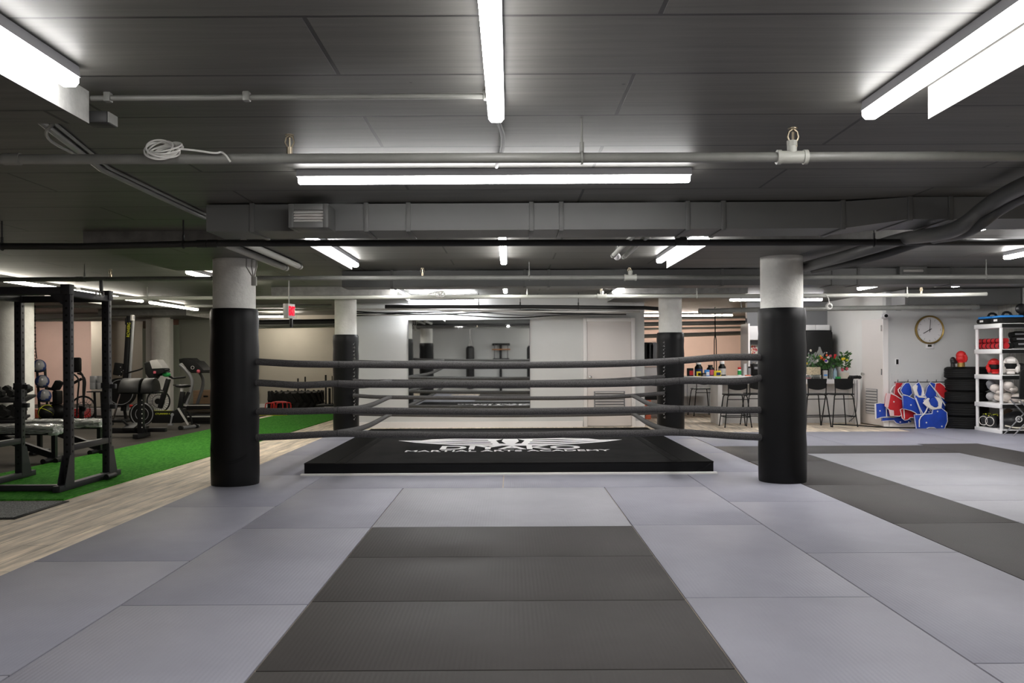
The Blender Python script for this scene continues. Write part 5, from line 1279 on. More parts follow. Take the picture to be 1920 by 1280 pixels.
# ------------------------------------------------------------------ power rack
rx0, rx1, ry0, ry1 = -5.37, -4.415, 8.62, 9.44
ztop = W(205, 545, 9.44).z
t = thing('power_rack', 'tall charcoal power rack with drilled uprights on the turf', 'power rack', ((rx0 + rx1) / 2, (ry0 + ry1) / 2, .015))
w = .075; zf = .015
for x in (rx0, rx1):
    for y in (ry0, ry1):
        m = MB(); m.box((x, y, (zf + ztop) / 2 + .03), (w, w, ztop - zf - .06), bev=.004); m.mi = 1
        k = 0; z = .18
        while z < ztop - .06:
            r = .0125
            m.cyl((x, y - w / 2 - .001, z), (x, y - w / 2 + .002, z), r, n=10)
            m.cyl((x + w / 2 - .002, y, z), (x + w / 2 + .001, y, z), r, n=10)
            z += .0715
        m.build('upright', [M_rack, M_hole], t)
        s = -1 if y == ry0 else 1
        g = MB()
        for xs in (-.040, .034): g.prism([(x + xs, y + s * .03, zf + .04), (x + xs, y + s * .16, zf + .04), (x + xs, y + s * .06, .36), (x + xs, y - s * .03, .36), (x + xs, y - s * .03, zf + .04)], (.006, 0, 0))
        g.build('foot_gusset', M_rack, t)
        g = MB(); g.box((x, y + s * .015, ztop - .05), (w + .016, .10, .10), bev=.003); g.build('corner_bracket', M_rack, t)
for x in (rx0, rx1):
    MB().box((x, (ry0 + ry1) / 2, zf + .035), (w, ry1 - ry0 + .50, .06), bev=.004).build('base_rail', M_rack, t)
    MB().box((x, (ry0 + ry1) / 2, W(120, 840, 8.6).z), (w * .9, ry1 - ry0 - w, .06), bev=.003).build('side_brace', M_rack, t)
    MB().box((x, (ry0 + ry1) / 2, ztop - .085), (w * .9, ry1 - ry0 - w, .065), bev=.003).build('top_side_rail', M_rack, t)
MB().box(((rx0 + rx1) / 2, ry0 - .02, W(50, 545, 8.6).z), (rx1 - rx0 - w, .06, .075), bev=.003).build('front_crossbar', M_rack, t)
MB().box(((rx0 + rx1) / 2, ry1, W(10, 561, 9.4).z), (rx1 - rx0 - w, .05, .07), bev=.003).build('rear_crossbar', M_rack, t)
MB().box(((rx0 + rx1) / 2, ry0 - .11, zf + .035), (rx1 - rx0 - w, .075, .055), bev=.003).build('front_base_bar', M_rack, t)
MB().cyl((rx0 + w / 2, ry0 + .3, ztop - .07), (rx1 - w / 2, ry0 + .3, ztop - .07), .016, n=14).build('pull_up_bar', M_blk, t)
g = MB(); g.prism([(rx1 - .18, ry0 - .03, W(0, 552, 8.6).z), (rx1 - .04, ry0 - .03, W(0, 552, 8.6).z), (rx1 - .04, ry0 - .03, W(0, 572, 8.6).z)], (0, .012, 0)); g.build('corner_brace', M_rack, t)
for (x, y, px, py) in ((rx0, ry1, 16, 723), (rx0, ry1, 16, 758), (rx1, ry1, 207, 722), (rx1, ry1, 205, 760)):
    z = W(px, py, y).z
    m = MB(); m.box((x, y, z), (w + .02, w + .02, .06), bev=.004); m.box((x + .07, y - .01, z - .01), (.07, .05, .05), bev=.006)
    m.build('safety_bracket', M_rack, t)
for px in (180, 187, 194):
    c = W(px, 551, 9.1); MB().box((c.x, c.y, c.z), (.018, .012, .05), bev=.004).build('hook_plate', M_lgrey, t)
c = W(195, 540, 9.42); MB().box((c.x - .02, 9.40, c.z + .02), (.035, .02, .13), bev=.003).build('peg_plate', M_grey, t)
m = MB()
for k in range(2): m.cyl((rx1 + .10 - .12 * k, 9.2 + .14 * k, .055), (rx1 + .10 - .12 * k, 9.4 + .14 * k, .055), .030, n=14)
m.cyl((rx1 - .05, 9.15, .05), (rx1 + .06, 9.36, .05), .02, n=12)
m.build('storage_pin', M_blk, t)

# ------------------------------------------------------------------ benches wrapped in plastic
def bench(label, xr, y, zpad, L):
    t = thing('weight_bench', label, 'bench', (xr - L / 2, y, 0), 'plastic-wrapped benches')
    MB().box((xr - L * .68, y, zpad - .05), (L * .62, .28, .07), bev=.02).build('back_pad', M_blks, t)
    MB().box((xr - L * .18, y, zpad - .05), (L * .34, .26, .07), bev=.02).build('seat_pad', M_blks, t)
    m = MB(); m.box((xr - L / 2, y, zpad - .045), (L * 1.02, .31, .095))
    bmesh.ops.subdivide_edges(m.bm, edges=m.bm.edges, cuts=14, use_grid_fill=True)
    for v in m.bm.verts: v.co += Vector((R.uniform(-.012, .012), R.uniform(-.012, .012), R.uniform(-.010, .014)))
    for k in range(5): m.sph((xr + R.uniform(-.05, .01), y + R.uniform(-.1, .1), zpad - .06 + R.uniform(-.05, .03)), .05, (1, .8, .8), n=8)
    m.build('plastic_wrap', M_plastw, t)
    MB().bar((xr - L * .85, y, zpad - .09), (xr - .08, y, .09), .07, .08).build('main_beam', M_blk, t)
    MB().bar((xr - L * .9, y, zpad - .10), (xr - L * .05, y, zpad - .10), .05, .05).build('pad_rail', M_blk, t)
    MB().bar((xr - .06, y, .06), (xr - .06, y, zpad - .09), .05, .06).build('post', M_blk, t)
    m = MB(); m.cyl((xr - .10, y - .20, .035), (xr - .10, y + .20, .035), .035, n=14); m.build('front_foot', M_blk, t)
    m = MB(); m.cyl((xr + .02, y - .13, .035), (xr + .02, y + .13, .035), .033, n=14); m.build('wheel', M_blkm, t)
    MB().box((xr - L * .85, y, .03), (.06, .45, .05), bev=.006).build('rear_foot', M_blk, t)
    MB().bar((xr - L * .85, y, .03), (xr - L * .85, y, zpad - .09), .05, .06).build('rear_post', M_blk, t)
bench('nearer weight bench with plastic-wrapped pad behind the power rack', XX(110, 11.0), 11.0, W(70, 797, 11).z, 1.1)
bench('farther weight bench with plastic-wrapped pad beside the machine with rolled pads', XX(194, 12.0), 12.0, W(160, 787, 12).z, 1.05)

# ------------------------------------------------------------------ dumbbell rack
yd = 14.3
t = thing('dumbbell_rack', 'black two-tier dumbbell rack at the left edge', 'rack', (-8.6, yd, 0))
zt1, zt2_ = W(40, 745, yd).z, W(40, 782, yd).z
xr = XX(52, yd); xl_ = xr - 1.6
for z, dy in ((zt1, .08), (zt2_, -.10)):
    MB().box(((xl_ + xr) / 2, yd + dy, z - .02), (xr - xl_, .36, .04), rot=(.25, 0, 0), bev=.006).build('tier_tray', M_blk, t)
for x in (xl_ + .12, xr - .14):
    MB().bar((x, yd + .15, .03), (x + .0, yd + .10, zt1), .06, .09).build('leg', M_blk, t)
    MB().box((x, yd - .02, .025), (.07, .55, .05), bev=.006).build('foot', M_blk, t)
    MB().bar((x, yd + .1, zt2_ - .05), (x, yd - .15, zt2_ - .04), .05, .05).build('tray_arm', M_blk, t)
k = 0
for row, (z, dy, rr, n) in enumerate(((zt1, .08, .068, 9), (zt2_, -.10, .076, 8))):
    for j in range(n):
        x = xr - .09 - j * .178; y = yd + dy
        if x < -9.3: break
        l = ['rightmost', 'second from the right', 'third from the right', 'fourth from the right', 'fifth from the right', 'sixth from the right', 'seventh from the right'][min(j, 6)]
        tt = thing('dumbbell', 'black hex dumbbell on the %s tier of the rack, %s' % (['upper', 'lower'][row], l), 'dumbbell', (x, y, z + .025), 'hex dumbbells on the rack')
        for s in (-1, 1):
            MB().cyl((x, y + s * .075 - .03 * s, z + rr + .03 + s * .03), (x, y + s * .14, z + rr + .037 + s * .035), rr, rr * .9, n=6).build('head', M_blkm, tt)
        MB().cyl((x, y - .06, z + rr + .015), (x, y + .06, z + rr + .05), .016, n=10).build('handle', M_chrome, tt)

# ------------------------------------------------------------------ ball rack with medicine balls
yb2 = 17.2
t = thing('ball_rack', 'black ball rack holding the blue balls beside the pale column', 'rack', (XX(76, yb2), yb2, 0))
for px in (69, 84):
    MB().cyl((XX(px, yb2), yb2 + .12, 0), (XX(px - 6, yb2), yb2 + .12, W(0, 690, yb2).z), .025, n=10).build('post', M_blk, t)
MB().box((XX(76, yb2), yb2 + .1, .02), (.4, .5, .04), bev=.006).build('base', M_blk, t)
balls = ((73, 686, 'topmost'), (79, 715, 'middle'), (83, 742, 'lowest'))
for px, py, l in balls:
    c = W(px, py, yb2); z = c.z - .135
    MB().torus((c.x, yb2, z + .03), .10, .012, n=20, m=6).build('ball_ring', M_blk, t)
    MB().bar((c.x, yb2 + .1, z + .03), (c.x - .02, yb2 + .14, z + .03), .02).build('ring_arm', M_blk, t)
for px, py, l in balls:
    c = W(px, py, yb2); r = .132
    tt = thing('medicine_ball', '%s of the blue and grey medicine balls on the ball rack' % l, 'medicine ball', c, 'blue medicine balls')
    b = MB(); b.sph(c, r, n=28); o = b.build('ball_skin', [M_navy, M_grey], tt)
    d = Vector((.35, -1, .25 if l != 'lowest' else .5)).normalized()
    for f in o.data.polygons:
        v = Vector(f.center).normalized()
        a = v.dot(d); b_ = v.dot(Vector((1, .1, -.2)).normalized())
        if a > .55 and b_ > -.15: f.material_index = 1
    MB().sph(c + d * (r - .004) + Vector((.02, 0, .012)), .022, (1, .35, 1), n=12).build('white_disc', M_white, tt)
c = W(86, 772, 17.0); tt = thing('sandbag_ball', 'black ball with yellow piping under the blue medicine balls', 'medicine ball', c)
MB().sph(c, .145, (1.05, 1, .95), n=24).build('ball_skin', M_blks, tt)
m = MB()
for ax in ((.3, .6, 1), (-.8, .5, .3)):
    m.torus(c, .146, .005, axis=ax, n=36, m=6)
m.build('yellow_piping', M_lime, tt)
MB().cyl((c.x, c.y, 0), (c.x, c.y, c.z - .12), .10, .12, n=16).build('stand', M_blk, tt)
c = W(66, 640, 17.4); tt = thing('hanging_chain', 'dark chain hanging from the ceiling above the blue balls', 'chain', (c.x, 17.4, ZC))
m = MB(); m.tube([(c.x, 17.4, ZC), (c.x, 17.4, W(0, 650, 17.4).z), (c.x + .03, 17.4, W(0, 672, 17.4).z)], .010, 6); 
for k in range(16): m.torus((c.x, 17.4, ZC - .1 - k * .07), .016, .005, axis=(1 if k % 2 else 0, 0 if k % 2 else 1, 0), n=10, m=5, sc=(1, 1, 1))
m.build('chain_run', M_blk, tt)

# ------------------------------------------------------------------ machines
def wheel(m_list, c, r, axis, t, spokes=14, rim=.02, name='fan_wheel'):
    q = Vector((0, 0, 1)).rotation_difference(Vector(axis)); c = Vector(c)
    m = MB(); m.torus(c, r, rim, axis=axis, n=40, m=8); m.torus(c, r * .55, .006, axis=axis, n=30, m=5)
    o = m.build(name, M_blk, t)
    m = MB()
    for k in range(spokes):
        a = 2 * pi * k / spokes; u = q @ Vector((cos(a), sin(a), 0)); m.cyl(c + u * .05, c + u * r, .005, n=5)
    m.build('spoke_cage', M_grey, o)
    m = MB(); m.cyl(c - Vector(axis).normalized() * .04, c + Vector(axis).normalized() * .04, .055, n=18); m.build('hub', M_blks, o)
    return o
# air bike behind the rack
ya = 18.3
t = thing('air_bike', 'black air bike with fan wheel seen between the rack uprights', 'exercise bike', (XX(160, ya), ya, 0), 'exercise bikes')
c = W(156, 766, ya); wheel(None, c, .26, (0, 1, 0), t, 22)
b = MB(); b.box(W(144, 684, ya), (.19, .10, .32), bev=.04); b.build('backrest', M_blks, t)
for s in (-.14, .14):
    MB().tube([W(139, 700, ya) + Vector((0, s, 0)), W(147, 702, ya) + Vector((0, s, 0)), W(155, 712, ya) + Vector((0, s, 0)), W(152, 738, ya) + Vector((0, s, 0)), W(150, 780, ya) + Vector((0, s, 0))], .018, 8, smooth=2).build('swing_arm', M_blk, t)
MB().tube([W(150, 697, ya), W(157, 706, ya), W(156, 740, ya), W(158, 770, ya)], .022, 8, smooth=2).build('frame_post', M_blk, t)
MB().bar(W(138, 718, ya), W(153, 710, ya), .04, .05).build('handle', M_blkm, t)
MB().bar(W(137, 788, ya), W(175, 788, ya), .06, .06).build('base_beam', M_blk, t)
for px in (138, 176): MB().cyl((XX(px, ya), ya - .25, .03), (XX(px, ya), ya + .25, .03), .03, n=12).build('foot', M_blk, t)
MB().bar((XX(152, ya), ya, .05), W(152, 760, ya), .06, .08).build('frame_leg', M_blk, t)
# red band crates on floor at the back
for px, l in ((63, 'left'), (140, 'right')):
    c = W(px, 773, 19.5); o = MB().box((c.x, 19.6, .10), (.26 if px < 100 else .5, .3, .2), bev=.01).build('red_crate', M_coral if px < 100 else M_red, loc=(c.x, 19.6, 0)); tag(o, 'red crate on the gym floor behind the machines, the %s one' % l, 'crate')
# dark exercise bike between balls and rack post
yq = 18.6
t = thing('exercise_bike', 'dark exercise bike half hidden between the blue balls and the rack upright', 'exercise bike', (XX(104, yq), yq, 0), 'exercise bikes')
MB().box(W(108, 722, yq), (.13, .20, .20), rot=(0, .5, 0), bev=.03).build('console', M_blkm, t)
MB().tube([W(88, 728, yq), W(98, 729, yq), W(104, 732, yq)], .030, 8).build('handlebar', M_blkm, t)
MB().box(W(108, 745, yq), (.12, .25, .30), bev=.03).build('frame_column', M_blks, t)
MB().sph(W(104, 772, yq), .20, (1.1, .6, .9), n=18).build('flywheel_cover', M_blks, t)
MB().box(W(101, 755, yq), (.16, .1, .05), bev=.015).build('saddle', M_blks, t)
MB().box((XX(104, yq), yq, .03), (.5, .4, .06), bev=.01).build('base', M_blk, t)
# adjustable dumbbells on stand
yz = 17.0
t = thing('dumbbell_stand', 'stand holding a pair of grey block dumbbells behind the rack', 'stand', (XX(184, yz), yz, 0))
for px in (177, 190): MB().bar((XX(px, yz), yz + .05, .02), W(px, 735, yz), .035).build('post', M_blk, t)
MB().box((XX(184, yz), yz, .03), (.40, .45, .05), bev=.01).build('base', M_blk, t)
MB().box(W(184, 734, yz), (.32, .3, .02), bev=.004).build('top_tray', M_blk, t)
for px, l in ((177, 'left'), (191, 'right')):
    c = W(px, 718, yz); tt = thing('block_dumbbell', '%s grey block dumbbell on the stand behind the rack' % l, 'dumbbell', (c.x, yz, c.z - .15), 'block dumbbells')
    for zz_ in (-.055, .075):
        MB().box((c.x, yz, c.z + zz_), (.105, .18, .135), bev=.012).build('weight_block', M_grey, tt)
    MB().box((c.x, yz, c.z + .01), (.06, .14, .05)).build('handle_core', M_blk, tt)
# rower stored upright
yr = 18.2
t = thing('rowing_machine', 'black rowing machine stored upright with yellow-green lettering on its rail', 'rowing machine', (XX(238, yr), yr, 0))
a, b = W(232, 770, yr), W(243, 592, yr)
MB().bar(a, b, .085, .12, bev=.006, up=(0, 1, 0)).build('monorail', M_blk, t)
MB().bar(a + Vector((.075, .02, 0)), b + Vector((.075, .02, 0)), .03, .08, bev=.004, up=(0, 1, 0)).build('rail_edge', M_grey, t)
mid = W(241, 618, yr - .075); dvec = (b - a).normalized()
tilt = math.atan2(dvec.x, dvec.z)
text_mesh('rail_lettering', 'ROWERG', .1, M_lime, Matrix.Translation(mid) @ Matrix.Rotation(tilt, 4, 'Y') @ Matrix.Rotation(pi / 2, 4, 'X') @ Matrix.Rotation(pi / 2, 4, 'Z'), t, extrude=.001, width=.30, depth_fit=.065)
MB().box(b + Vector((.06, 0, -.04)), (.05, .12, .12), bev=.01).build('rail_end', M_lgrey, t)
MB().box(b + Vector((-.05, 0, -.12)), (.03, .16, .14), bev=.008).build('foot_end', M_blk, t)
MB().cyl(W(226, 735, yr) + Vector((0, -.11, 0)), W(226, 735, yr) + Vector((0, .11, 0)), .30, n=36).build('flywheel_housing', M_blks, t)
m = MB(); m.torus(W(226, 735, yr - .115), .26, .008, axis=(0, 1, 0), n=36, m=6); m.build('housing_ring', M_grey, t)
MB().box(W(222, 692, yr - .05), (.17, .10, .26), rot=(0, .15, 0), bev=.015).build('monitor', M_blkm, t)
m = MB()
for px, py in ((226, 688), (228, 697), (224, 704), (231, 694)): m.box(W(px, py, yr - .11), (.012, .006, .012))
m.build('monitor_buttons', M_white, t)
MB().bar((XX(214, yr), yr - .08, .03), W(226, 738, yr - .12), .03, .03).build('chrome_leg', M_chrome, t)
MB().bar((XX(232, yr), yr + .1, .03), W(229, 738, yr + .1), .05, .05).build('rear_leg', M_blk, t)
MB().box((XX(224, yr), yr, .025), (.5, .5, .05), bev=.01).build('base', M_blk, t)
MB().tube([W(236, 700, yr - .09), W(246, 697, yr - .1), W(262, 693, yr - .1), W(268, 690, yr - .1)], .016, 8, smooth=1).build('pull_handle', M_blkm, t)
# glute ham bench
yg = 14.4
t = thing('back_extension_bench', 'black back extension bench with two rolled pads beside the turf', 'exercise bench', (XX(262, yg), yg, 0))
for k, (p0, p1) in enumerate(((229, 268), (270, 292))):
    a, b = W(p0, 735, yg), W(p1, 735, yg); rr_ = (W(0, 710, yg).z - a.z)
    pr = [(cos(pi * j / 14), sin(pi * j / 14)) for j in range(15)]
    m = MB(); m.prism([(a.x + .02, yg - .2 + (1 - c_) * rr_ * .9, a.z + s_ * rr_) for c_, s_ in pr], (b.x - a.x - .02, 0, 0), bev=.012); m.build('rolled_pad', M_blks, t)
MB().box(((XX(228, yg) + XX(300, yg)) / 2, yg, W(0, 737, yg).z), (XX(300, yg) - XX(228, yg), .30, .035), bev=.005).build('pad_plate', M_blk, t)
m = MB(); m.box((XX(264, yg), yg, W(0, 775, yg).z), (.09, .09, W(0, 738, yg).z - .06), bev=.004); m.mi = 1
for k in range(7): m.cyl((XX(268, yg), yg - .046, .18 + k * .075), (XX(268, yg), yg - .049, .18 + k * .075), .011, n=8)
m.build('main_post', [M_blk, M_lgrey], t)
MB().box((XX(233, yg), yg + .1, W(0, 809, yg).z), (XX(262, yg) - XX(190, yg), .08, .09), bev=.004).build('base_beam', M_blk, t)
MB().box((XX(285, yg), yg + .2, W(0, 809, yg).z), (.30, .09, .07), bev=.004).build('cross_foot', M_blk, t)
MB().box((XX(266, yg), yg - .02, .045), (.09, .5, .07), bev=.004).build('cross_foot', M_blk, t)
MB().bar(W(228, 787, yg + .1), W(246, 802, yg + .1), .03).build('brace', M_blk, t)
MB().box(W(246, 800, yg + .1), (.20, .25, .06), rot=(.3, 0, 0), bev=.006).build('foot_plate', M_blk, t)
# exercise bike with printed body
ye = 16.2
t = thing('exercise_bike', 'black exercise bike with yellow lettering on its long body', 'exercise bike', (XX(320, ye), ye, 0), 'exercise bikes')
m = MB(); m.prism([W(px, py, ye - .06) for px, py in ((284, 770), (326, 770), (334, 765), (345, 766), (348, 790), (340, 793), (284, 793))], (0, .12, 0), bev=.012); m.build('body_shell', M_blks, t)
MB().cyl(W(266, 776, ye) + Vector((0, -.07, 0)), W(266, 776, ye) + Vector((0, .07, 0)), .215, n=40).build('flywheel_housing', M_blks, t)
m = MB(); m.torus(W(266, 776, ye - .075), .205, .009, axis=(0, 1, 0), n=40, m=6); m.torus(W(266, 776, ye - .075), .12, .006, axis=(0, 1, 0), n=30, m=6); m.build('housing_ring', M_grey, t)
text_mesh('body_lettering', 'CTUMMMM 4', .1, M_lime, Matrix.Translation(W(305, 775.5, ye - .0615)) @ Matrix.Rotation(pi / 2, 4, 'X'), t, extrude=.001, width=.27, depth_fit=.032)
MB().box(W(306, 769.5, ye - .062), (.33, .004, .006)).build('yellow_line', M_lime, t)
MB().bar(W(337, 770, ye), W(343, 734, ye), .085, .07, bev=.01).build('seat_tube', M_blk, t)
MB().bar(W(340, 740, ye), W(341, 727, ye), .045, .05, bev=.004).build('seat_post', M_lgrey, t)
MB().sph(W(343, 723.5, ye), .105, (1.45, .75, .32), n=16).build('saddle', M_blks, t)
MB().box(W(336, 721.5, ye), (.22, .05, .02), bev=.006).build('saddle_nose', M_blks, t)
MB().bar(W(334, 765, ye - .08), W(353, 796, ye - .08), .03).build('chrome_strut', M_lgrey, t)
MB().bar(W(344, 755, ye), W(354, 735, ye), .05).build('rear_strut', M_blk, t)
MB().tube([W(345, 768, ye + .1), W(355, 775, ye + .1), W(359, 785, ye + .1), W(360, 796, ye + .1)], .02, 8, smooth=2).build('hose', M_blkm, t)
MB().tube([(XX(346, ye), ye - .2, .035), (XX(362, ye), ye + .28, .035)], .028, 10).build('rear_foot', M_grey, t)
for s in (-.2, .2): MB().cyl((XX(346, ye) + (.16 if s > 0 else 0) * .9, ye + s - .03, .035), (XX(346, ye) + (.16 if s > 0 else 0) * .9, ye + s + .03, .035), .042, n=12).build('foot_cap', M_blkm, t)
MB().cyl((XX(266, ye), ye - .25, .03), (XX(266, ye), ye + .25, .03), .03, n=10).build('front_foot', M_blk, t)
m = MB(); m.cyl(W(323, 777, ye - .09), W(323, 777, ye + .09), .030, n=14); m.bar(W(323, 777, ye - .085), W(320, 794, ye - .085), .028, .014); m.box(W(320, 796, ye - .12), (.09, .08, .03), bev=.008); m.build('crank', M_grey, t)
c = W(294, 766, ye); wheel(None, W(297, 752, ye + .15), .215, (0, 1, 0), t, 26, rim=.015)
MB().bar(W(300, 765, ye), W(316, 710, ye), .075, .09, bev=.01).build('front_column', M_blk, t)
m = MB(); m.tube([W(293, 706, ye), W(300, 702, ye), (W(312, 702, ye)), W(324, 709, ye)], .020, 8, smooth=2); m.tube([W(324, 709, ye - .16), W(348, 706.5, ye - .16)], .017, 8); m.tube([W(324, 709, ye + .16), W(346, 707, ye + .16)], .017, 8); m.build('handlebar', M_blkm, t)
MB().tube([W(287, 702, ye - .1), W(303, 696, ye - .1), W(318, 692, ye - .1)], .016, 8, smooth=1).build('upper_grip', M_blkm, t)
m = MB(); m.prism([W(px, py, ye - .12) for px, py in ((270, 680), (281, 677), (292, 705), (284, 716), (272, 700))], (0, .24, 0), bev=.02); m.build('console_housing', M_blkm, t)
m = MB(); m.prism([W(px, py, ye - .16) for px, py in ((280, 676), (294, 674), (306, 690), (285, 691))], (0, .30, 0), bev=.006); m.build('display_back', M_lgrey, t)
m = MB(); m.prism([W(px, py, ye - .15) for px, py in ((285, 691), (306, 690), (309, 698), (288, 704))], (0, .28, 0), bev=.01); m.build('console_front', M_blkm, t)
MB().sph(W(312, 702, ye - .05), .055, (1.5, .6, .8), n=12).build('green_badge', M_greenb, t)
MB().box(W(290, 698, ye - .18), (.05, .02, .05), bev=.01).build('red_button', M_pinkp, t)
# treadmill
yt2 = 20.0
t = thing('treadmill', 'dark treadmill with curved uprights beside the front left column', 'treadmill', (XX(375, yt2), yt2, 0))
MB().box((XX(392, yt2), yt2, W(0, 764, yt2).z), (XX(432, yt2) - XX(352, yt2), .70, .10), bev=.02).build('running_deck', M_blkm, t)
MB().box((XX(392, yt2), yt2 - .36, W(0, 760, yt2).z), (XX(432, yt2) - XX(354, yt2), .03, .02)).build('deck_edge', M_lgrey, t)
for s, dx in ((-.36, 0), (.36, 22)):
    m = MB(); pp = [(337, 683), (350, 695), (358, 706), (361, 718), (357, 735), (348, 762)]
    m.tube([W(px + (dx * .95), py - (2 if dx else 0), yt2 + s * .9) for px, py in pp], .040, 10, smooth=2); m.build('upright', M_grey, t)
m = MB(); m.prism([W(px, py, yt2 - .3) for px, py in ((335, 673), (344, 671), (352, 671), (358, 676), (366, 677), (382, 694), (380, 699), (358, 699), (345, 688), (336, 680))], (0, .6, 0), bev=.02); m.build('console', M_blkm, t)
m = MB(); m.prism([W(px, py, yt2 - .33) for px, py in ((338, 681), (341, 680), (352, 694), (349, 696))], (0, .02, 0)); m.build('grey_trim', M_lgrey, t)
MB().torus(W(361, 689, yt2 - .32), .035, .008, axis=(0, 1, 0), n=20, m=6).build('round_control', M_lgrey, t)
MB().sph(W(372, 696, yt2 - .3), .045, n=10).build('red_clip', M_pinkp, t)
MB().tube([W(380, 697, yt2 - .32), W(412, 697, yt2 - .32)], .022, 8).build('handrail', M_blkm, t)
MB().box((XX(398, yt2), yt2 - .2, .045), (1.0, .9, .05), bev=.01).build('base_frame', M_blk, t)
t = thing('treadmill', 'second treadmill deck behind the front left column, nearer the turf', 'treadmill', (XX(405, 17.6), 17.6, 0))
MB().box((XX(405, 17.6), 17.7, .09), (1.15, .55, .10), bev=.02).build('running_deck', M_blkm, t)
MB().box((XX(405, 17.6), 17.41, .15), (1.1, .03, .02)).build('deck_edge', M_lgrey, t)
MB().box((XX(405, 17.6), 17.7, .02), (.9, .5, .04)).build('base_frame', M_blk, t)
c = W(386, 710, 17.7)
# plyo box
a, b = W(362, 732, 22.2), W(410, 765, 22.2)
t = thing('plyo_box', 'brown plywood jump box behind the treadmill', 'box', ((a.x + b.x) / 2, 22.3, 0))
MB().box(((a.x + b.x) / 2, 22.5, a.z / 2), (b.x - a.x, .6, a.z), bev=.004).build('box_body', M_ply, t)
MB().box(((a.x + b.x) / 2, 22.19, a.z * .7), (.12, .02, .04), bev=.008).build('hand_slot', M_blkm, t)
# low white bench behind machines
a, b = W(211, 767, 20.0), W(245, 780, 20.0)
t = thing('low_bench', 'long low pale bench along the gym floor behind the machines', 'bench', ((a.x + b.x) / 2, 20.0, 0))
x0_, x1_ = XX(90, 20.0), XX(246, 20.0)
MB().box(((x0_ + x1_) / 2, 20.1, W(0, 773, 20).z), (x1_ - x0_, .4, .16), bev=.008).build('bench_top', M_lgrey, t)
for x in (x0_ + .2, x1_ - .2): MB().box((x, 20.1, .03), (.1, .35, .06)).build('bench_foot', M_blk, t)
o = MB().sph(W(240, 761, 20.0), .10, (1.4, 1, .35), n=12).build('red_disc', M_red, loc=W(240, 764, 20)); tag(o, 'small red cushion lying on the pale low bench', 'cushion')
# tractor tyre
a, b = W(502, 762, 21.6), W(605, 762, 21.6); cx_ = (a.x + b.x) / 2; ro = (b.x - a.x) / 2; hh = W(0, 737, 21.6).z
cy_ = 21.7
t = thing('tractor_tyre', 'huge tractor tyre with chevron lugs lying on the turf end', 'tyre', (cx_, cy_, .0))
MB().lathe([(ro * .55, .03), (ro * .7, 0), (ro * .93, .02), (ro * .95, hh * .5), (ro * .93, hh - .02), (ro * .7, hh), (ro * .55, hh - .04), (ro * .52, hh * .5), (ro * .55, .03)], (cx_, cy_, .0), n=56, cap=False).build('tyre_body', M_tyre, t)
m = MB(); nl = 24
for k in range(nl):
    a0 = 2 * pi * k / nl
    for half, s in ((0, 1), (1, -1)):
        pts = []
        for f in (0, .5, 1):
            a = a0 + (f * .20) + half * pi / nl; z = (hh * .5 + s * .02) + s * (hh * .46) * (1 - f)
            pts.append(Vector((cx_ + cos(a) * ro * .97, cy_ + sin(a) * ro * .97, z)))
        for p, q in zip(pts, pts[1:]): m.bar(p, q, .07, .05, up=(cos(a0), sin(a0), 0))
m.build('tread_lugs', M_tyre, t)
# sled
ys_ = 20.6
t = thing('push_sled', 'black push sled with upright posts beside the tractor tyre', 'sled', (XX(615, ys_), ys_, 0))
MB().box((XX(616, ys_), ys_ + .2, W(0, 763, ys_).z), (XX(640, ys_) - XX(598, ys_), .7, .05), bev=.008).build('sled_plate', M_blk, t)
for yy in (ys_ - .1, ys_ + .5): MB().box((XX(616, ys_), yy, .028), (.5, .07, .055), bev=.01).build('skid', M_blk, t)
for px, py0, w_ in ((609, 706, .022), (621, 708, .012), (616, 731, .03)):
    MB().cyl((XX(px, ys_), ys_ + .1, W(0, 762, ys_).z), (XX(px, ys_), ys_ + .1, W(0, py0, ys_).z), w_, n=10).build('post', M_blk, t)
for px, py0, l in ((558.5, 712, 'left'), (572, 709, 'right')):
    t = thing('floor_post', '%s thin black post standing up behind the tractor tyre' % l, 'post', (XX(px, 22.85), 22.85, 0), 'posts behind the tyre')
    MB().cyl((XX(px, 22.85), 22.85, 0), (XX(px, 22.85), 22.85, W(0, py0, 22.85).z), .019, n=10).build('post', M_blk, t)
    MB().cyl((XX(px, 22.85), 22.85, 0), (XX(px, 22.85), 22.85, .02), .12, n=20).build('base_plate', M_blk, t)
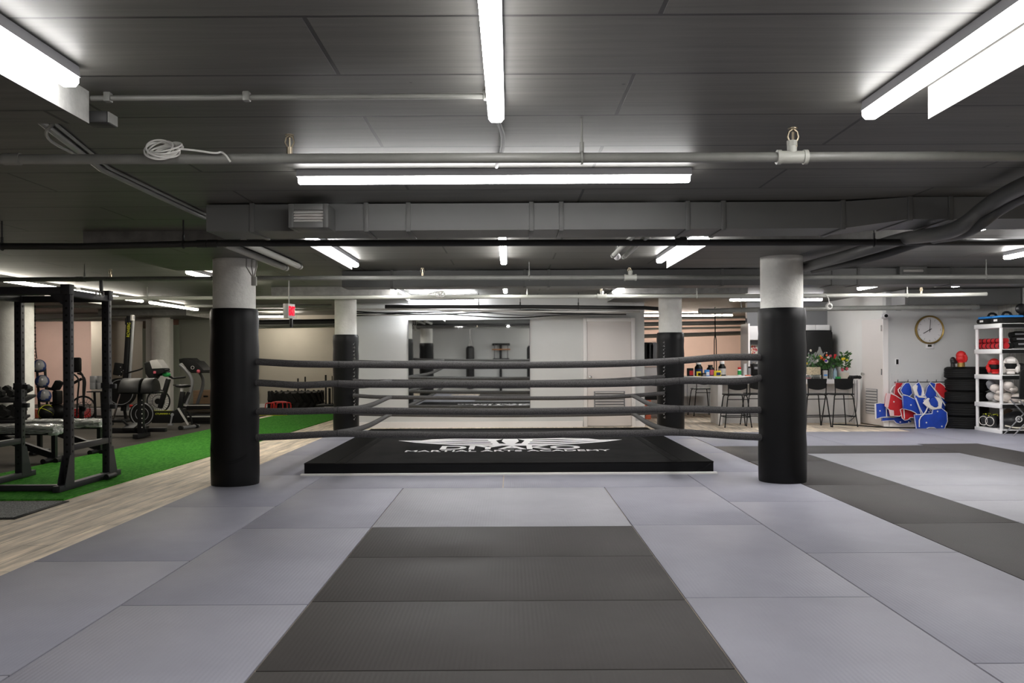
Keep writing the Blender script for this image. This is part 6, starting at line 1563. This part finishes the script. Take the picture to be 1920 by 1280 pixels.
# red hurdles
yh = 20.0
for k, (p0, p1, py) in enumerate(((497, 515, 758), (508, 530, 756), (518, 545, 757), (512, 538, 755.5))):
    t = thing('speed_hurdle', 'red mini hurdle in front of the tractor tyre, %s' % ['leftmost', 'second from the left', 'rightmost', 'third from the left'][k], 'hurdle', (XX((p0 + p1) / 2, yh), yh + k * .12, 0), 'red mini hurdles')
    y = yh + k * .12; zt3 = W(0, py, y).z
    MB().tube([(XX(p0, y), y - .1, .015), (XX(p0, y), y, .015), (XX(p0, y), y, zt3 - .03), (XX(p0 + 3, y), y, zt3), (XX(p1 - 3, y), y, zt3), (XX(p1, y), y, zt3 - .03), (XX(p1, y), y, .015), (XX(p1, y), y - .1, .015)], .013, 8, smooth=1).build('hurdle_tube', M_red, t)
o = MB().tube([(XX(484, 19.6), 19.6, .03), (XX(500, 19.7), 19.75, .03), (XX(520, 19.6), 19.6, .03), (XX(538, 19.7), 19.7, .03)], .018, 8, smooth=1).build('speed_rope', [M_lime], loc=(XX(500, 19.6), 19.6, 0)); tag(o, 'yellow and black rope lying in front of the red hurdles', 'rope')

# ------------------------------------------------------------------ seen in the mirror: bags and rig at the near wall
def bag(label, x, y):
    zt = W(0, 653, 32.4 - y).z; zb_ = .12
    t = thing('punching_bag', label, 'punching bag', (x, y, ZC), 'hanging punching bags')
    MB().lathe([(.05, zb_), (.13, zb_ + .02), (.155, zb_ + .07), (.158, zt - .12), (.14, zt - .05), (.08, zt)], (x, y, 0), n=28).build('bag_body', M_bag, t)
    m = MB()
    for k in range(4):
        a = k * pi / 2 + .4; m.tube([(x + cos(a) * .10, y + sin(a) * .10, zt - .02), (x, y, zt + .28)], .008, 6)
    m.cyl((x, y, zt + .26), (x, y, ZC + .01), .010, n=8)
    m.build('bag_chain', M_chain, t)
bag('black punching bag in the middle of the mirror', -1.50, -.20)
bag('black punching bag cut by the right edge of the mirror', .80, -.20)
x, y = -.33, -.57
t = thing('wall_gym_station', 'wooden and black wall exercise station seen in the mirror', 'exercise station', (x, y, 0))
zT = 1.82
MB().box((x - .02, y + .05, .9), (.09, .10, 1.78), bev=.006).build('upright_post', M_blk, t)
MB().box((x, y + .10, zT), (.66, .08, .07), bev=.01).build('top_bar', M_blk, t)
for s in (-1, 1):
    MB().cyl((x + s * .25, y + .12, 1.28), (x + s * .25, y + .12, zT), .022, n=12).build('side_tube', M_grey, t)
    MB().cyl((x + s * .30, y + .10, zT - .02), (x + s * .30, y + .30, zT - .02), .04, n=14).build('grip', M_blkm, t)
MB().box((x, y + .14, 1.62), (.70, .05, .05), bev=.01).build('wooden_bar', M_woodo, t)
MB().box((x, y + .12, 1.26), (.62, .06, .05), bev=.01).build('lower_bar', M_blk, t)
MB().box((x, y + .06, .02), (.30, .10, .04)).build('foot', M_blk, t)

SC.view_settings.exposure = 1.3
